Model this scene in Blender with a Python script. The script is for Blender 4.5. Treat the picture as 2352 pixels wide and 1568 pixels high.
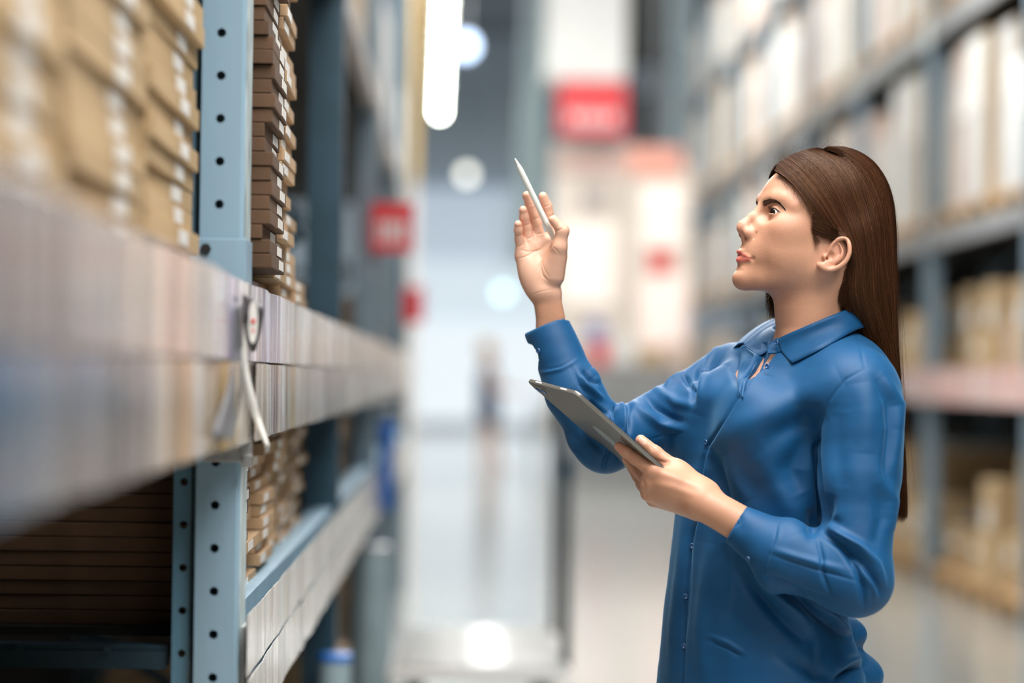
import bpy, bmesh, math, random
import numpy as np
from mathutils import Matrix, Vector
random.seed(7); RNG = np.random.default_rng(11)
for o in list(bpy.data.objects): bpy.data.objects.remove(o)
SC = bpy.context.scene
COL = SC.collection
PI = math.pi
# ------------------------------------------------------------------ camera
FPX = 85.0/36.0*2352.0
CAM = np.array([0.0, 0.0, 1.25])
def _cam_axes():
    v = np.array([(1050-1176)/FPX, (784-865)/FPX, -1.0]); v /= np.linalg.norm(v)
    r = math.radians(0.72)
    u = np.array([math.sin(r), math.cos(r), 0.0]); u -= u.dot(v)*v; u /= np.linalg.norm(u)
    x = np.cross(v, u)
    return np.stack([x, v, u], 1)          # columns: world X,Y,Z in camera space
MC = _cam_axes()
def P(px, py, Y):
    """world point seen at pixel (px,py) at distance Y down the aisle"""
    d = MC.T @ np.array([(px-1176)/FPX, (784-py)/FPX, -1.0])
    return CAM + d*(Y/d[1])
def proj(p):
    c = (np.asarray(p)-CAM) @ MC.T
    return 1176+FPX*c[..., 0]/-c[..., 2], 784-FPX*c[..., 1]/-c[..., 2]
cam = bpy.data.cameras.new('camera'); cam.lens = 85; cam.sensor_width = 36; cam.sensor_fit = 'HORIZONTAL'
cam.clip_start = 0.05; cam.clip_end = 200
cam.dof.use_dof = True; cam.dof.focus_distance = 3.60; cam.dof.aperture_fstop = 1.6
camo = bpy.data.objects.new('camera', cam); COL.objects.link(camo)
Mw = Matrix([list(r) for r in MC.T]).to_4x4(); Mw.translation = Vector(CAM); camo.matrix_world = Mw
SC.camera = camo
# ------------------------------------------------------------------ world, lights, exposure
w = bpy.data.worlds.new('world'); SC.world = w; w.use_nodes = True
w.node_tree.nodes['Background'].inputs[0].default_value = (0.80, 0.90, 1.0, 1); w.node_tree.nodes['Background'].inputs[1].default_value = 0.6
SC.view_settings.view_transform = 'Standard'; SC.view_settings.look = 'None'
SC.view_settings.gamma = 1; SC.view_settings.exposure = 0.0; SC.view_settings.use_curve_mapping = False
def area(name, loc, target, sx, sy, power, color=(1, 1, 1), spread=180):
    l = bpy.data.lights.new(name, 'AREA'); l.shape = 'RECTANGLE'; l.size = sx; l.size_y = sy
    l.energy = power; l.color = color; l.spread = math.radians(spread)
    o = bpy.data.objects.new(name, l); COL.objects.link(o); o.location = loc
    d = Vector(target)-Vector(loc); o.rotation_euler = d.to_track_quat('-Z', 'Y').to_euler()
    return o
area('aisle_light', (0.50, 2.4, 4.9), (0.30, 2.7, 0), 2.0, 6.5, 620, (1, .97, .93))          # high bay row over the near aisle
area('aisle_light_far', (1.3, 17, 6.2), (1.3, 17, 0), 2.0, 18, 900, (1, .98, .95))
area('hall_light', (2.5, 40, 7.6), (2.5, 40, 0), 10, 14, 1700, (.97, .99, 1))
area('hall_front_fill', (0.8, 22.5, 7.4), (1.6, 31.5, 2.2), 6, 2.5, 460, (1, .98, .96))  # added fill, tilted to brighten the white column and display walls
area('viewer_side_fill', (-0.6, -2.8, 5.0), (0.45, 3.6, 1.3), 3.0, 2.4, 95, (1, .97, .93))  # unseen fill added behind the viewer for her near side
area('rim_fill', (0.2, 14, 4.6), (0.3, 3.7, 1.2), 2.2, 1.6, 300, (.97, .99, 1))  # added mid-aisle light giving the woman a rim from the far side
# ------------------------------------------------------------------ helpers
def link(name, me, parent=None, mat=None):
    o = bpy.data.objects.new(name, me); COL.objects.link(o)
    if parent is not None: o.parent = parent
    if mat is not None and me is not None: me.materials.append(mat)
    return o
def tag(o, label=None, cat=None, group=None, kind=None):
    if label: o['label'] = label
    if cat: o['category'] = cat
    if group: o['group'] = group
    if kind: o['kind'] = kind
    return o
def empty(name, loc=(0, 0, 0), label=None, cat=None, group=None):
    o = bpy.data.objects.new(name, None); COL.objects.link(o); o.location = loc; o.empty_display_size = .1
    return tag(o, label, cat, group)
def copy_tree(o, parent=None):
    c = o.copy(); COL.objects.link(c)
    if parent is not None: c.parent = parent
    for ch in list(o.children): copy_tree(ch, c)
    return c
class MB:
    def __init__(s): s.v = []; s.f = []
    def add(s, v, f):
        n = len(s.v); s.v += [tuple(map(float, p)) for p in v]; s.f += [tuple(i+n for i in q) for q in f]; return s
    def box(s, x0, x1, y0, y1, z0, z1):
        v = [(x0, y0, z0), (x1, y0, z0), (x1, y1, z0), (x0, y1, z0), (x0, y0, z1), (x1, y0, z1), (x1, y1, z1), (x0, y1, z1)]
        return s.add(v, [(0, 3, 2, 1), (4, 5, 6, 7), (0, 1, 5, 4), (1, 2, 6, 5), (2, 3, 7, 6), (3, 0, 4, 7)])
    def obox(s, c, ax, ay, az):
        c, ax, ay, az = map(np.array, (c, ax, ay, az)); v = []
        for sz in (-1, 1):
            for sx, sy in ((-1, -1), (1, -1), (1, 1), (-1, 1)): v.append(c+ax*sx+ay*sy+az*sz)
        return s.add(v, [(0, 3, 2, 1), (4, 5, 6, 7), (0, 1, 5, 4), (1, 2, 6, 5), (2, 3, 7, 6), (3, 0, 4, 7)])
    def tube(s, pts, r, n=10, cap=True):
        pts = np.array(pts, float); m = len(pts); rr = np.full(m, r) if np.isscalar(r) else np.array(r, float)
        t = np.gradient(pts, axis=0); t /= np.linalg.norm(t, axis=1)[:, None]+1e-12
        up = np.array([0, 0, 1.0]) if abs(t[0][2]) < .9 else np.array([1.0, 0, 0])
        v = []
        for i in range(m):
            a = np.cross(t[i], up); a /= np.linalg.norm(a)+1e-12; b = np.cross(a, t[i]); up = b
            for k in range(n):
                q = 2*PI*k/n; v.append(pts[i]+rr[i]*(math.cos(q)*a+math.sin(q)*b))
        f = [(i*n+k, i*n+(k+1) % n, (i+1)*n+(k+1) % n, (i+1)*n+k) for i in range(m-1) for k in range(n)]
        if cap: f += [tuple(range(n))[::-1], tuple((m-1)*n+k for k in range(n))]
        return s.add(v, f)
    def prism(s, poly, z0, z1):
        n = len(poly); v = [(x, y, z0) for x, y in poly]+[(x, y, z1) for x, y in poly]
        return s.add(v, [(i, (i+1) % n, n+(i+1) % n, n+i) for i in range(n)]+[tuple(range(n))[::-1], tuple(range(n, 2*n))])
    def plate_holes(s, o, u, v, wd, pitch, n, r, uc, th, seg=12):
        """strip of n cells (wd wide along u, pitch tall along v) each with a round hole centred uc; th = thickness vector"""
        o, u, v, th = map(np.array, (o, u, v, th))
        for k in range(n):
            base = o+v*(k*pitch); cx, cy = uc, pitch/2
            ring = []; cir = []
            for i in range(seg):
                a = 2*PI*(i+.5)/seg; ca, sa = math.cos(a), math.sin(a)
                tx = ((wd-cx) if ca > 0 else cx)/max(abs(ca), 1e-9); ty = (pitch/2)/max(abs(sa), 1e-9); t = min(tx, ty)
                ring.append(base+u*(cx+ca*t)+v*(cy+sa*t)); cir.append(base+u*(cx+ca*r)+v*(cy+sa*r))
            corners = [base, base+u*wd, base+u*wd+v*pitch, base+v*pitch]
            vv = ring+cir+[c+th for c in cir]+corners
            f = []
            for i in range(seg):
                j = (i+1) % seg; f.append((i, j, seg+j, seg+i)); f.append((seg+i, seg+j, 2*seg+j, 2*seg+i))
            # corner triangles
            for ci, c in enumerate(corners):
                du = (c-base)@u-cx; dv = (c-base)@v-cy; ang = math.atan2(dv, du) % (2*PI)
                best = int(ang/(2*PI)*seg-.5) % seg
                for i in (best-1, best, best+1):
                    i %= seg; a0 = 2*PI*(i+.5)/seg; a1 = 2*PI*(i+1.5)/seg
                    if a0 <= ang <= a1 or a0 <= ang+2*PI <= a1: f.append((i, 3*seg+ci, (i+1) % seg)); break
            s.add(vv, f)
        return s
    def build(s, name, mat=None, parent=None, bevel=0, smooth=False, weld=False):
        me = bpy.data.meshes.new(name); me.from_pydata(s.v, [], s.f); me.update()
        bm = bmesh.new(); bm.from_mesh(me)
        if weld: bmesh.ops.remove_doubles(bm, verts=bm.verts, dist=1e-5)
        bmesh.ops.recalc_face_normals(bm, faces=bm.faces)
        if bevel: bmesh.ops.bevel(bm, geom=list(bm.edges), offset=bevel, segments=2, affect='EDGES', profile=.6)
        bm.to_mesh(me); bm.free()
        if smooth:
            me.polygons.foreach_set('use_smooth', [True]*len(me.polygons))
        return link(name, me, parent, mat)
def grid_mesh(name, V, nu, nv, mat=None, parent=None, smooth=True, thick=0, flip=False):
    """V: (nu*nv,3) row-major"""
    i = np.arange(nu-1)[:, None]*nv+np.arange(nv-1)[None, :]
    i = i.ravel(); F = np.stack([i, i+1, i+nv+1, i+nv], 1)
    if flip: F = F[:, ::-1]
    o = np_mesh(name, V, F, mat, parent, smooth)
    if thick:
        m = o.modifiers.new('thick', 'SOLIDIFY'); m.thickness = thick; m.offset = 0
    return o
def np_mesh(name, V, F, mat=None, parent=None, smooth=True):
    me = bpy.data.meshes.new(name); V = np.ascontiguousarray(V, np.float32); F = np.ascontiguousarray(F, np.int32)
    me.vertices.add(len(V)); me.vertices.foreach_set('co', V.ravel())
    n, k = F.shape; me.loops.add(n*k); me.loops.foreach_set('vertex_index', F.ravel())
    me.polygons.add(n); me.polygons.foreach_set('loop_start', np.arange(0, n*k, k, dtype=np.int32))
    me.polygons.foreach_set('loop_total', np.full(n, k, np.int32))
    me.update(calc_edges=True); me.validate()
    if smooth: me.polygons.foreach_set('use_smooth', np.ones(len(me.polygons), bool))
    return link(name, me, parent, mat)
# ------------------------------------------------------------------ materials
class NT:
    def __init__(s, name):
        s.m = bpy.data.materials.new(name); s.m.use_nodes = True; s.t = s.m.node_tree; s.b = s.t.nodes['Principled BSDF']
    def n(s, typ, **kw):
        nd = s.t.nodes.new(typ)
        for k, v in kw.items():
            if k.startswith('i_'):
                key = k[2:].replace('_', ' ')
                nd.inputs[int(key) if key.isdigit() else key].default_value = v
            else: setattr(nd, k, v)
        return nd
    def l(s, a, b): s.t.links.new(a, b)
    def ramp(s, fac, stops):
        r = s.n('ShaderNodeValToRGB'); e = r.color_ramp.elements
        while len(e) < len(stops): e.new(.5)
        for i, (p, c) in enumerate(stops): e[i].position = p; e[i].color = (*c, 1)
        s.l(fac, r.inputs[0]); return r.outputs[0]
    def coords(s, scale=(1, 1, 1), kind='Object'):
        tc = s.n('ShaderNodeTexCoord'); mp = s.n('ShaderNodeMapping'); mp.inputs['Scale'].default_value = scale
        s.l(tc.outputs[kind], mp.inputs[0]); return mp.outputs[0]
    def noise(s, vec, scale, detail=3, rough=.5):
        n = s.n('ShaderNodeTexNoise'); n.inputs['Scale'].default_value = scale; n.inputs['Detail'].default_value = detail
        n.inputs['Roughness'].default_value = rough
        if vec is not None: s.l(vec, n.inputs['Vector'])
        return n.outputs[0]
    def bump(s, h, strength=.3, dist=.01):
        b = s.n('ShaderNodeBump'); b.inputs['Strength'].default_value = strength; b.inputs['Distance'].default_value = dist
        s.l(h, b.inputs['Height']); s.l(b.outputs[0], s.b.inputs['Normal']); return b
def mat(name, col, rough=.5, metal=0, var=.12, scale=8, bump=0, bscale=60, spec=.5, coat=0, objvar=0, stretch=(1, 1, 1), emis=None, estr=0, detail=3, sheen=0):
    t = NT(name); b = t.b
    b.inputs['Roughness'].default_value = rough; b.inputs['Metallic'].default_value = metal
    b.inputs['Specular IOR Level'].default_value = spec; b.inputs['Coat Weight'].default_value = coat
    b.inputs['Sheen Weight'].default_value = sheen
    vec = t.coords(stretch)
    c0 = tuple(max(0, x*(1-var)) for x in col); c1 = tuple(min(1, x*(1+var)) for x in col)
    colout = t.ramp(t.noise(vec, scale, detail), [(.3, c0), (.7, c1)])
    if objvar:
        oi = t.n('ShaderNodeObjectInfo'); hs = t.n('ShaderNodeHueSaturation')
        mr = t.n('ShaderNodeMapRange'); mr.inputs['To Min'].default_value = 1-objvar; mr.inputs['To Max'].default_value = 1+objvar
        t.l(oi.outputs['Random'], mr.inputs[0]); t.l(mr.outputs[0], hs.inputs['Value']); t.l(colout, hs.inputs['Color']); colout = hs.outputs[0]
    t.l(colout, b.inputs['Base Color'])
    if bump: t.bump(t.noise(vec, bscale, 4), bump, .004)
    if emis: b.inputs['Emission Color'].default_value = (*emis, 1); b.inputs['Emission Strength'].default_value = estr
    return t.m
M = {}
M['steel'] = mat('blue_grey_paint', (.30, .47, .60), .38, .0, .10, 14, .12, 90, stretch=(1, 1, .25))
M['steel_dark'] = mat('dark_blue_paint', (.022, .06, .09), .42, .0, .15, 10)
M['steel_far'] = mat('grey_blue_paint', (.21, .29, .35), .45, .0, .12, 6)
M['beam'] = mat('grey_beam_paint', (.25, .255, .26), .5, 0, .2, 5)
M['zinc'] = mat('zinc_steel', (.55, .56, .56), .35, .85, .15, 30)
M['black'] = mat('black_rubber', (.012, .012, .013), .6)
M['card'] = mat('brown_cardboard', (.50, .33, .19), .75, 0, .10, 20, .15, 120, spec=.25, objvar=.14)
M['card_shade'] = mat('shade_darkened_cardboard', (.13, .075, .045), .78, 0, .12, 20, .15, 120, spec=.2, objvar=.16)  # cardboard with the shade inside the rack put into its colour
M['card_tan'] = mat('tan_cardboard', (.50, .355, .20), .78, 0, .12, 3, spec=.2, objvar=.15)
M['card_white'] = mat('white_carton', (.66, .66, .64), .6, 0, .10, 3, spec=.3, objvar=.15)
M['wrap'] = mat('stretch_wrapped_carton', (.60, .60, .58), .28, 0, .35, 4, .5, 9, spec=.6, objvar=.12, stretch=(1, 1, .3))
M['pink_carton'] = mat('pinkish_carton', (.66, .50, .42), .6, 0, .2, 3, objvar=.15)
M['paper'] = mat('white_paper_label', (.86, .84, .80), .55, 0, .03)
M['pallet'] = mat('pallet_wood', (.42, .26, .12), .8, 0, .3, 6)
M['red'] = mat('red_sign', (.78, .02, .03), .45, 0, .03)
M['yellow'] = mat('yellow_paint', (.75, .48, .10), .5, 0, .1)
M['white'] = mat('white_panel', (.82, .82, .81), .5, 0, .03, 2)
M['cream'] = mat('cream_panel', (.88, .80, .72), .5, 0, .05, 2)
M['blue'] = mat('bright_blue_plastic', (.02, .16, .55), .4, 0, .15)
M['guard'] = mat('grey_blue_guard', (.32, .42, .46), .45, 0, .1)
M['dark'] = mat('dark_board_and_shade', (.015, .014, .013), .8)  # near-black for shelf boards and for panels standing in for interior shade
M['coral'] = mat('coral_panel', (.92, .42, .33), .5, 0, .1, 2)
M['palepink'] = mat('pale_pink_panel', (.93, .70, .66), .5, 0, .1, 2)
M['guard2'] = mat('grey_beige_panel', (.55, .50, .48), .5, 0, .05, 2)
M['navy'] = mat('lavender_blue_panel', (.35, .38, .62), .5, 0, .1, 2)
M['cardk'] = mat('dark_printed_card', (.035, .030, .034), .6, 0, .2, 20)
M['greycard'] = mat('grey_glossy_card', (.10, .105, .125), .4, 0, .25, 20, coat=.2)
M['shiny'] = mat('polished_steel_bars', (.80, .82, .80), .22, .8, .05)
M['pole'] = mat('dark_steel_tube', (.10, .12, .14), .3, .4, .1)
M['pinkbeam'] = mat('dusty_grey_beam', (.46, .42, .40), .55, 0, .12, 5)
# ================================================================== THE HALL
def struct(o): o['kind'] = 'structure'; return o
def floor_mat():
    t = NT('polished_concrete'); b = t.b
    v = t.coords((1, 1, 1)); a = t.noise(v, .9, 5, .6); a2 = t.noise(v, 14, 4, .6)
    c = t.ramp(a, [(.25, (.29, .32, .31)), (.55, (.36, .37, .35)), (.8, (.46, .43, .40))]); t.l(c, b.inputs['Base Color'])
    r = t.ramp(a2, [(.2, (.12,)*3), (.8, (.24,)*3)]); t.l(r, b.inputs['Roughness']); b.inputs['Coat Weight'].default_value = .5
    b.inputs['Coat Roughness'].default_value = .15; t.bump(a2, .03, .004)
    return t.m
M['floor'] = floor_mat()
M['ceil'] = mat('grey_deck', (.30, .33, .36), .8, 0, .1, 1)
M['wall_far'] = mat('pale_blue_cladding', (.66, .76, .86), .6, 0, .04, .4)
M['wall_low'] = mat('white_cladding', (.86, .90, .92), .6, 0, .03, .4)
M['wall_grey'] = mat('grey_cladding', (.30, .33, .36), .7, 0, .1, .5)
struct(MB().box(-9, 14, -6, 62, -.2, 0).build('floor', M['floor']))
struct(MB().box(-9, 14, -6, 62, 9.2, 9.4).build('ceiling', M['ceil']))
struct(MB().box(-9, 14, 56, 56.3, 0, 9.2).build('wall_back', M['wall_far']))
struct(MB().box(-9.2, -9, -6, 62, 0, 9.2).build('wall_left', M['wall_grey']))
struct(MB().box(14, 14.2, -6, 62, 0, 9.2).build('wall_right', M['wall_grey']))
struct(MB().box(-9, 14, -6.2, -6, 0, 9.2).build('wall_front', M['wall_grey']))
struct(MB().box(-2.2, 1.9, 55.9, 55.98, 0, 5.4).build('trim_1', M['wall_low']))
for i, y in enumerate((30, 38, 46)):
    struct(MB().box(-9, 14, y, y+.5, 8.5, 9.2).build('trim_%d' % (i+2), M['wall_grey']))

ORD = 'zeroth first second third fourth fifth sixth seventh eighth ninth tenth eleventh twelfth thirteenth fourteenth fifteenth sixteenth seventeenth eighteenth nineteenth twentieth twenty-first twenty-second twenty-third twenty-fourth twenty-fifth twenty-sixth twenty-seventh twenty-eighth twenty-ninth thirtieth'.split()
ORD += ['thirty-'+ORD[i] for i in range(1, 10)]

# ---- rack uprights -------------------------------------------------
def near_post(parent, xf, y0, z1, name, m):
    """hollow perforated section; front (aisle) edge at xf, camera facing side at y0"""
    b = MB(); n = int(z1/.058); h = n*.058
    b.plate_holes((xf-.060, y0, 0), (1, 0, 0), (0, 0, 1), .054, .058, n, .0062, .026, (0, .003, 0))
    MB().box(xf-.0055, xf, y0+.0045, y0+.098, 0, h).build('aisle_face', M['chipped'], parent)
    b.add([(xf-.006, y0, 0), (xf, y0+.005, 0), (xf, y0+.005, h), (xf-.006, y0, h)], [(0, 1, 2, 3)])
    b.box(xf-.060, xf-.057, y0+.003, y0+.098, 0, h); b.box(xf-.057, xf-.006, y0+.095, y0+.098, 0, h)
    o = b.build(name, m, parent)
    f = MB(); f.plate_holes((xf-.092, y0+.018, .03), (1, 0, 0), (0, 0, 1), .024, .058, n-1, .0055, .014, (0, .003, 0))
    f.box(xf-.070, xf-.0605, y0+.05, y0+.053, 0, h); f.box(xf-.092, xf-.089, y0+.021, y0+.05, 0, h)
    f.build('rear_lip', M['steel_near2'], o)
    return o
M['steel_near'] = mat('pale_blue_painted_steel', (.27, .41, .52), .42, .0, .08, 5, .10, 90, stretch=(1, 1, .3))
M['chipped'] = mat('chipped_pale_paint', (.50, .60, .62), .45, 0, .55, 60, .3, 90, stretch=(1, 1, .25), detail=5)
M['steel_near2'] = mat('blue_painted_steel', (.12, .27, .38), .45, .0, .1, 5)
def simple_post(name, parent, x0, x1, y0, y1, z1, m):
    b = MB(); t = .012                                               # open C section with a slotted aisle face
    b.box(x0, x1, y0, y0+t, 0, z1); b.box(x0, x1, y1-t, y1, 0, z1)
    xs = x1 if abs(x1-0) < abs(x0) else x0
    s = -1 if xs == x1 else 1
    a, c = sorted((xs, xs+s*t)); ym = (y0+y1)/2
    b.box(a, c, y0+t, ym-.012, 0, z1); b.box(a, c, ym+.012, y1-t, 0, z1)
    z = .1
    while z < z1:
        b.box(a, c, ym-.012, ym+.012, z, z+.06); z += .1
    return b.build(name, m, parent)
def frame(xf, y0, side, z1, label, group, near=False, depth=1.05, m=None):
    """side=-1: rack lies to the left of xf; +1 to the right"""
    e = empty('rack_frame', (0, 0, 0), label, 'rack frame', group)
    m = m or M['steel_far']
    if near: near_post(e, xf, y0, z1, 'front_post', M['steel_near'])
    else: simple_post('front_post', e, *sorted((xf, xf+side*.085)), y0, y0+.10, z1, m)
    xr = xf+side*depth
    simple_post('rear_post', e, *sorted((xr, xr-side*.085)), y0, y0+.10, z1, m)
    a, c = xf+side*.10, xr-side*.09
    zs = [.25, .866, 1.62, 2.4, 3.3, 4.2, 5.1]; zs = [z for z in zs if z < z1]
    for i, z in enumerate(zs):
        b = MB().box(min(a, c), max(a, c), y0+.035, y0+.065, z-.014, z+.014)
        if near:
            b.box(min(a, c), max(a, c), y0+.03, y0+.034, z-.018, z+.006)
            for q in range(7): b.tube([(min(a, c)+.06+q*.12, y0+.024, z+.009), (min(a, c)+.06+q*.12, y0+.034, z+.009)], .005, 8)
        b.build('brace', M['steel_dark'] if near else m, e)
        if i+1 < len(zs):
            p, q = (a, z+.02), (c, zs[i+1]-.02)
            if i % 2: p, q = (c, p[1]), (a, q[1])
            MB().tube([(p[0], y0+.05, p[1]), (q[0], y0+.05, q[1])], .014, 6).build('brace', m, e)
    MB().box(*sorted((xf-side*.005, xf+side*.10)), y0-.02, y0+.12, 0, .008).build('base_plate', m, e)
    return e
ZT = 5.6
YL = [.57, 3.27, 5.97, 8.67, 11.37, 14.07]
XL = -.29
names_l = ['', 'perforated pale blue rack upright frame nearest the viewer, beside hanging price cards',
           'dark blue rack upright frame, second along the left side of the aisle', 'blue rack upright frame behind the red aisle number flag, third on the left',
           'blue-grey rack upright frame, fourth along the left side of the aisle', 'last blue-grey rack upright frame at the far end of the left rack']
for i in range(1, 6):
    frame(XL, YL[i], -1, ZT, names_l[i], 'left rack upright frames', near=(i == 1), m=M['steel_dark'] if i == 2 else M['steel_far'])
XR = 2.90
YR = [12.2+2.7*k for k in range(8)]
names_r = ['just outside', 'blue-grey rack upright on the right, standing behind the woman\'s hair', 'second blue-grey upright from the right edge', 'third blue-grey upright from the right edge']
for i, y in enumerate(YR):
    lab = 'blue-grey upright frame of the right rack, %s from the viewer' % ORD[i+1]
    frame(XR, y, 1, ZT, lab, 'right rack upright frames')

# ---- price rails and beams -------------------------------------------
def rail_mat(name, stops, rough=.15, seed=0, ymap=(1.2, 3.4), metal=.12, refl_streak=(.45, 1.35), ys=12):
    """glossy price strip: printed colours changing along the shelf, wavy-plastic reflections painted in as fine vertical streaks"""
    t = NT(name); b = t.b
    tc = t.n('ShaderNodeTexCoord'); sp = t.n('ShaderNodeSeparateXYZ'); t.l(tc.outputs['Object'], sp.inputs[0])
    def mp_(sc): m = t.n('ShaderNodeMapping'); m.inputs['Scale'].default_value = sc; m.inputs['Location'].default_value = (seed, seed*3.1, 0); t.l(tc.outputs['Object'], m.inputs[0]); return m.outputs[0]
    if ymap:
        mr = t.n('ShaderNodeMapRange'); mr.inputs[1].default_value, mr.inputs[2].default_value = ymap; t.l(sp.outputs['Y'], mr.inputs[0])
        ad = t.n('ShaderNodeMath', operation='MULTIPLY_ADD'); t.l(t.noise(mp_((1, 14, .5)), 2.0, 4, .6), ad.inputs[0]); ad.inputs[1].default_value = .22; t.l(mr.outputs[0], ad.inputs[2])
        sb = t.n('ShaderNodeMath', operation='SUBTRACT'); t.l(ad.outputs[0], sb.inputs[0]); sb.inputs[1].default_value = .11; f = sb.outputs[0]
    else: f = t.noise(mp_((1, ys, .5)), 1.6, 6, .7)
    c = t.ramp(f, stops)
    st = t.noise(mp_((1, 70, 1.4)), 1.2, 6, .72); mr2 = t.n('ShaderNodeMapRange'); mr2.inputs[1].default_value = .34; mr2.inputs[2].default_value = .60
    mr2.inputs[3].default_value, mr2.inputs[4].default_value = refl_streak; t.l(st, mr2.inputs[0])
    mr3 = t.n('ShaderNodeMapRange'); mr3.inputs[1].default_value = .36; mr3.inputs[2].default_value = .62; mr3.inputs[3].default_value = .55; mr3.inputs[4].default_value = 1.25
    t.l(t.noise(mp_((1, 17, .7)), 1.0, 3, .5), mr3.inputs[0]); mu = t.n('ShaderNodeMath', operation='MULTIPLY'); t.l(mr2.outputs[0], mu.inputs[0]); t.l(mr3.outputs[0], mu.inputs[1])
    hs = t.n('ShaderNodeHueSaturation'); t.l(mu.outputs[0], hs.inputs['Value']); t.l(c, hs.inputs['Color']); t.l(hs.outputs[0], b.inputs['Base Color'])  # painted reflection streaks multiply the printed colours
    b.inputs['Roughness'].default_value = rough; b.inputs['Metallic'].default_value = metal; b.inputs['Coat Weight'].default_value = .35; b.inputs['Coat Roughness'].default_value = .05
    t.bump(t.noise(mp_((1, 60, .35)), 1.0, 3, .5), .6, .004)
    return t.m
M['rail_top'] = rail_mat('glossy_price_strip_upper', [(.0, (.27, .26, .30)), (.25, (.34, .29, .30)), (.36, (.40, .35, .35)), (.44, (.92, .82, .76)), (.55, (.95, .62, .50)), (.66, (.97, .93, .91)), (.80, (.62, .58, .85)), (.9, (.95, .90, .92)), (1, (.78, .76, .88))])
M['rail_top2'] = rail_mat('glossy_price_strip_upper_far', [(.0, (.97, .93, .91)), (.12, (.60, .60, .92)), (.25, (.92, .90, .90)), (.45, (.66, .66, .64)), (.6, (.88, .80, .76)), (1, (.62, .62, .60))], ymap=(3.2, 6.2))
M['rail_low'] = rail_mat('glossy_price_strip_lower', [(.0, (.13, .20, .30)), (.17, (.16, .24, .34)), (.24, (.42, .42, .46)), (.34, (.45, .46, .50)), (.40, (.24, .12, .11)), (.45, (.93, .88, .84)), (.56, (.88, .55, .30)), (.66, (.94, .86, .80)), (.76, (.82, .50, .10)), (.88, (.92, .80, .66)), (1, (.45, .42, .44))], seed=2, refl_streak=(.35, 1.15))
M['rail_low2'] = rail_mat('glossy_price_strip_lower_far', [(.0, (.85, .62, .48)), (.08, (.90, .84, .72)), (.14, (.28, .22, .24)), (.20, (.92, .84, .80)), (.3, (.60, .50, .30)), (.4, (.86, .80, .76)), (.6, (.52, .50, .50)), (1, (.70, .66, .62))], seed=3, ymap=(3.2, 6.2), refl_streak=(.22, 1.2))
M['rail_pale'] = rail_mat('glossy_price_strip_pale', [(.30, (.50, .50, .50)), (.42, (.85, .84, .80)), (.50, (.92, .84, .76)), (.58, (.72, .76, .74)), (.70, (.9, .9, .86))], seed=5, ymap=None, rough=.2, refl_streak=(.6, 1.1))
M['rail_red'] = rail_mat('red_and_white_price_strip', [(.30, (.50, .48, .50)), (.42, (.85, .78, .74)), (.48, (.88, .34, .26)), (.54, (.90, .80, .76)), (.60, (.85, .45, .36)), (.70, (.50, .55, .62))], .35, seed=8, ymap=None, refl_streak=(.8, 1.1), ys=2.0)
def wavy(y0, y1, z0, z1, x, amp, name, m, parent, step=.006, tilt=0, seed=0):
    r = np.random.default_rng(seed); ny = int((y1-y0)/step)+1; nz = 10
    y = np.linspace(y0, y1, ny); h_ = z1-z0; z = z0+h_*np.array([0, .004, .012, .15, .35, .65, .85, .988, .996, 1])
    w = np.zeros(ny); w2 = np.zeros(ny); amp *= 1
    for k in range(22):
        f = 4+r.random()**1.5*170; ph = r.random()*6.28; A = (16. if f < 45 else 9.)/(f+6)
        w += A*np.sin(f*y+ph); w2 += A*np.sin(f*y+ph+.35)
    g = (z-z0)/(z1-z0)
    X = x+amp*(w[:, None]*(1-g)[None]+w2[:, None]*g[None])*.35+tilt*g[None]
    V = np.stack([X, np.repeat(y[:, None], nz, 1), np.repeat(z[None], ny, 0)], -1).reshape(-1, 3)
    return grid_mesh(name, V, ny, nz, m, parent, True, .0012)
def beam(xf, side, y0, y1, z0, z1, label, group, rail=None, m=None, plate=False, seed=0, lip=False, amp=.0035):
    e = empty('shelf_beam', (0, 0, 0), label, 'shelf beam', group); m = m or M['beam']
    a, b_ = xf+side*.012, xf+side*.055
    y0 += .10*0+.101
    bb = MB(); h = z1-z0
    zt = z0+h*.78 if not lip else z1
    x0, x1 = sorted((a, b_)); bb.box(x0, x1, y0, y1-.001, z0+.012, zt); xs = sorted((b_, b_+side*.02)); bb.box(*xs, y0, y1-.001, zt-.03, zt-.005)
    bb.build('beam', m, e)
    for yy, s in ((y0, 1), (y1, -1)):
        c = MB().box(*sorted((xf-side*.004, xf-side*.000)), *sorted((yy-s*.06, yy+s*.05)), z0-.0, z1-.02)
        c.box(*sorted((xf-side*.004, xf+side*.06)), *sorted((yy+s*.002, yy+s*.006)), z0, z1-.02)
        c.build('end_connector', M['zinc'] if not plate else M['steel_near'], e)
    if rail:
        up, lo = rail; zm = (z0+z1)/2
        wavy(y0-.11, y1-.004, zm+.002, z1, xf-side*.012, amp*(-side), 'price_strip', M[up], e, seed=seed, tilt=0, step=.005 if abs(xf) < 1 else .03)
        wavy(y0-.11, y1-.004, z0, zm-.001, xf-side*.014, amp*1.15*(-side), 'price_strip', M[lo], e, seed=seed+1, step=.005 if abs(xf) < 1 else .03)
    return e
bays = ['nearest bay at the left edge', 'bay just past the near post', 'second bay past the near post', 'third bay past the near post', 'farthest left bay']
Z1 = (1.160, 1.371)
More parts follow.
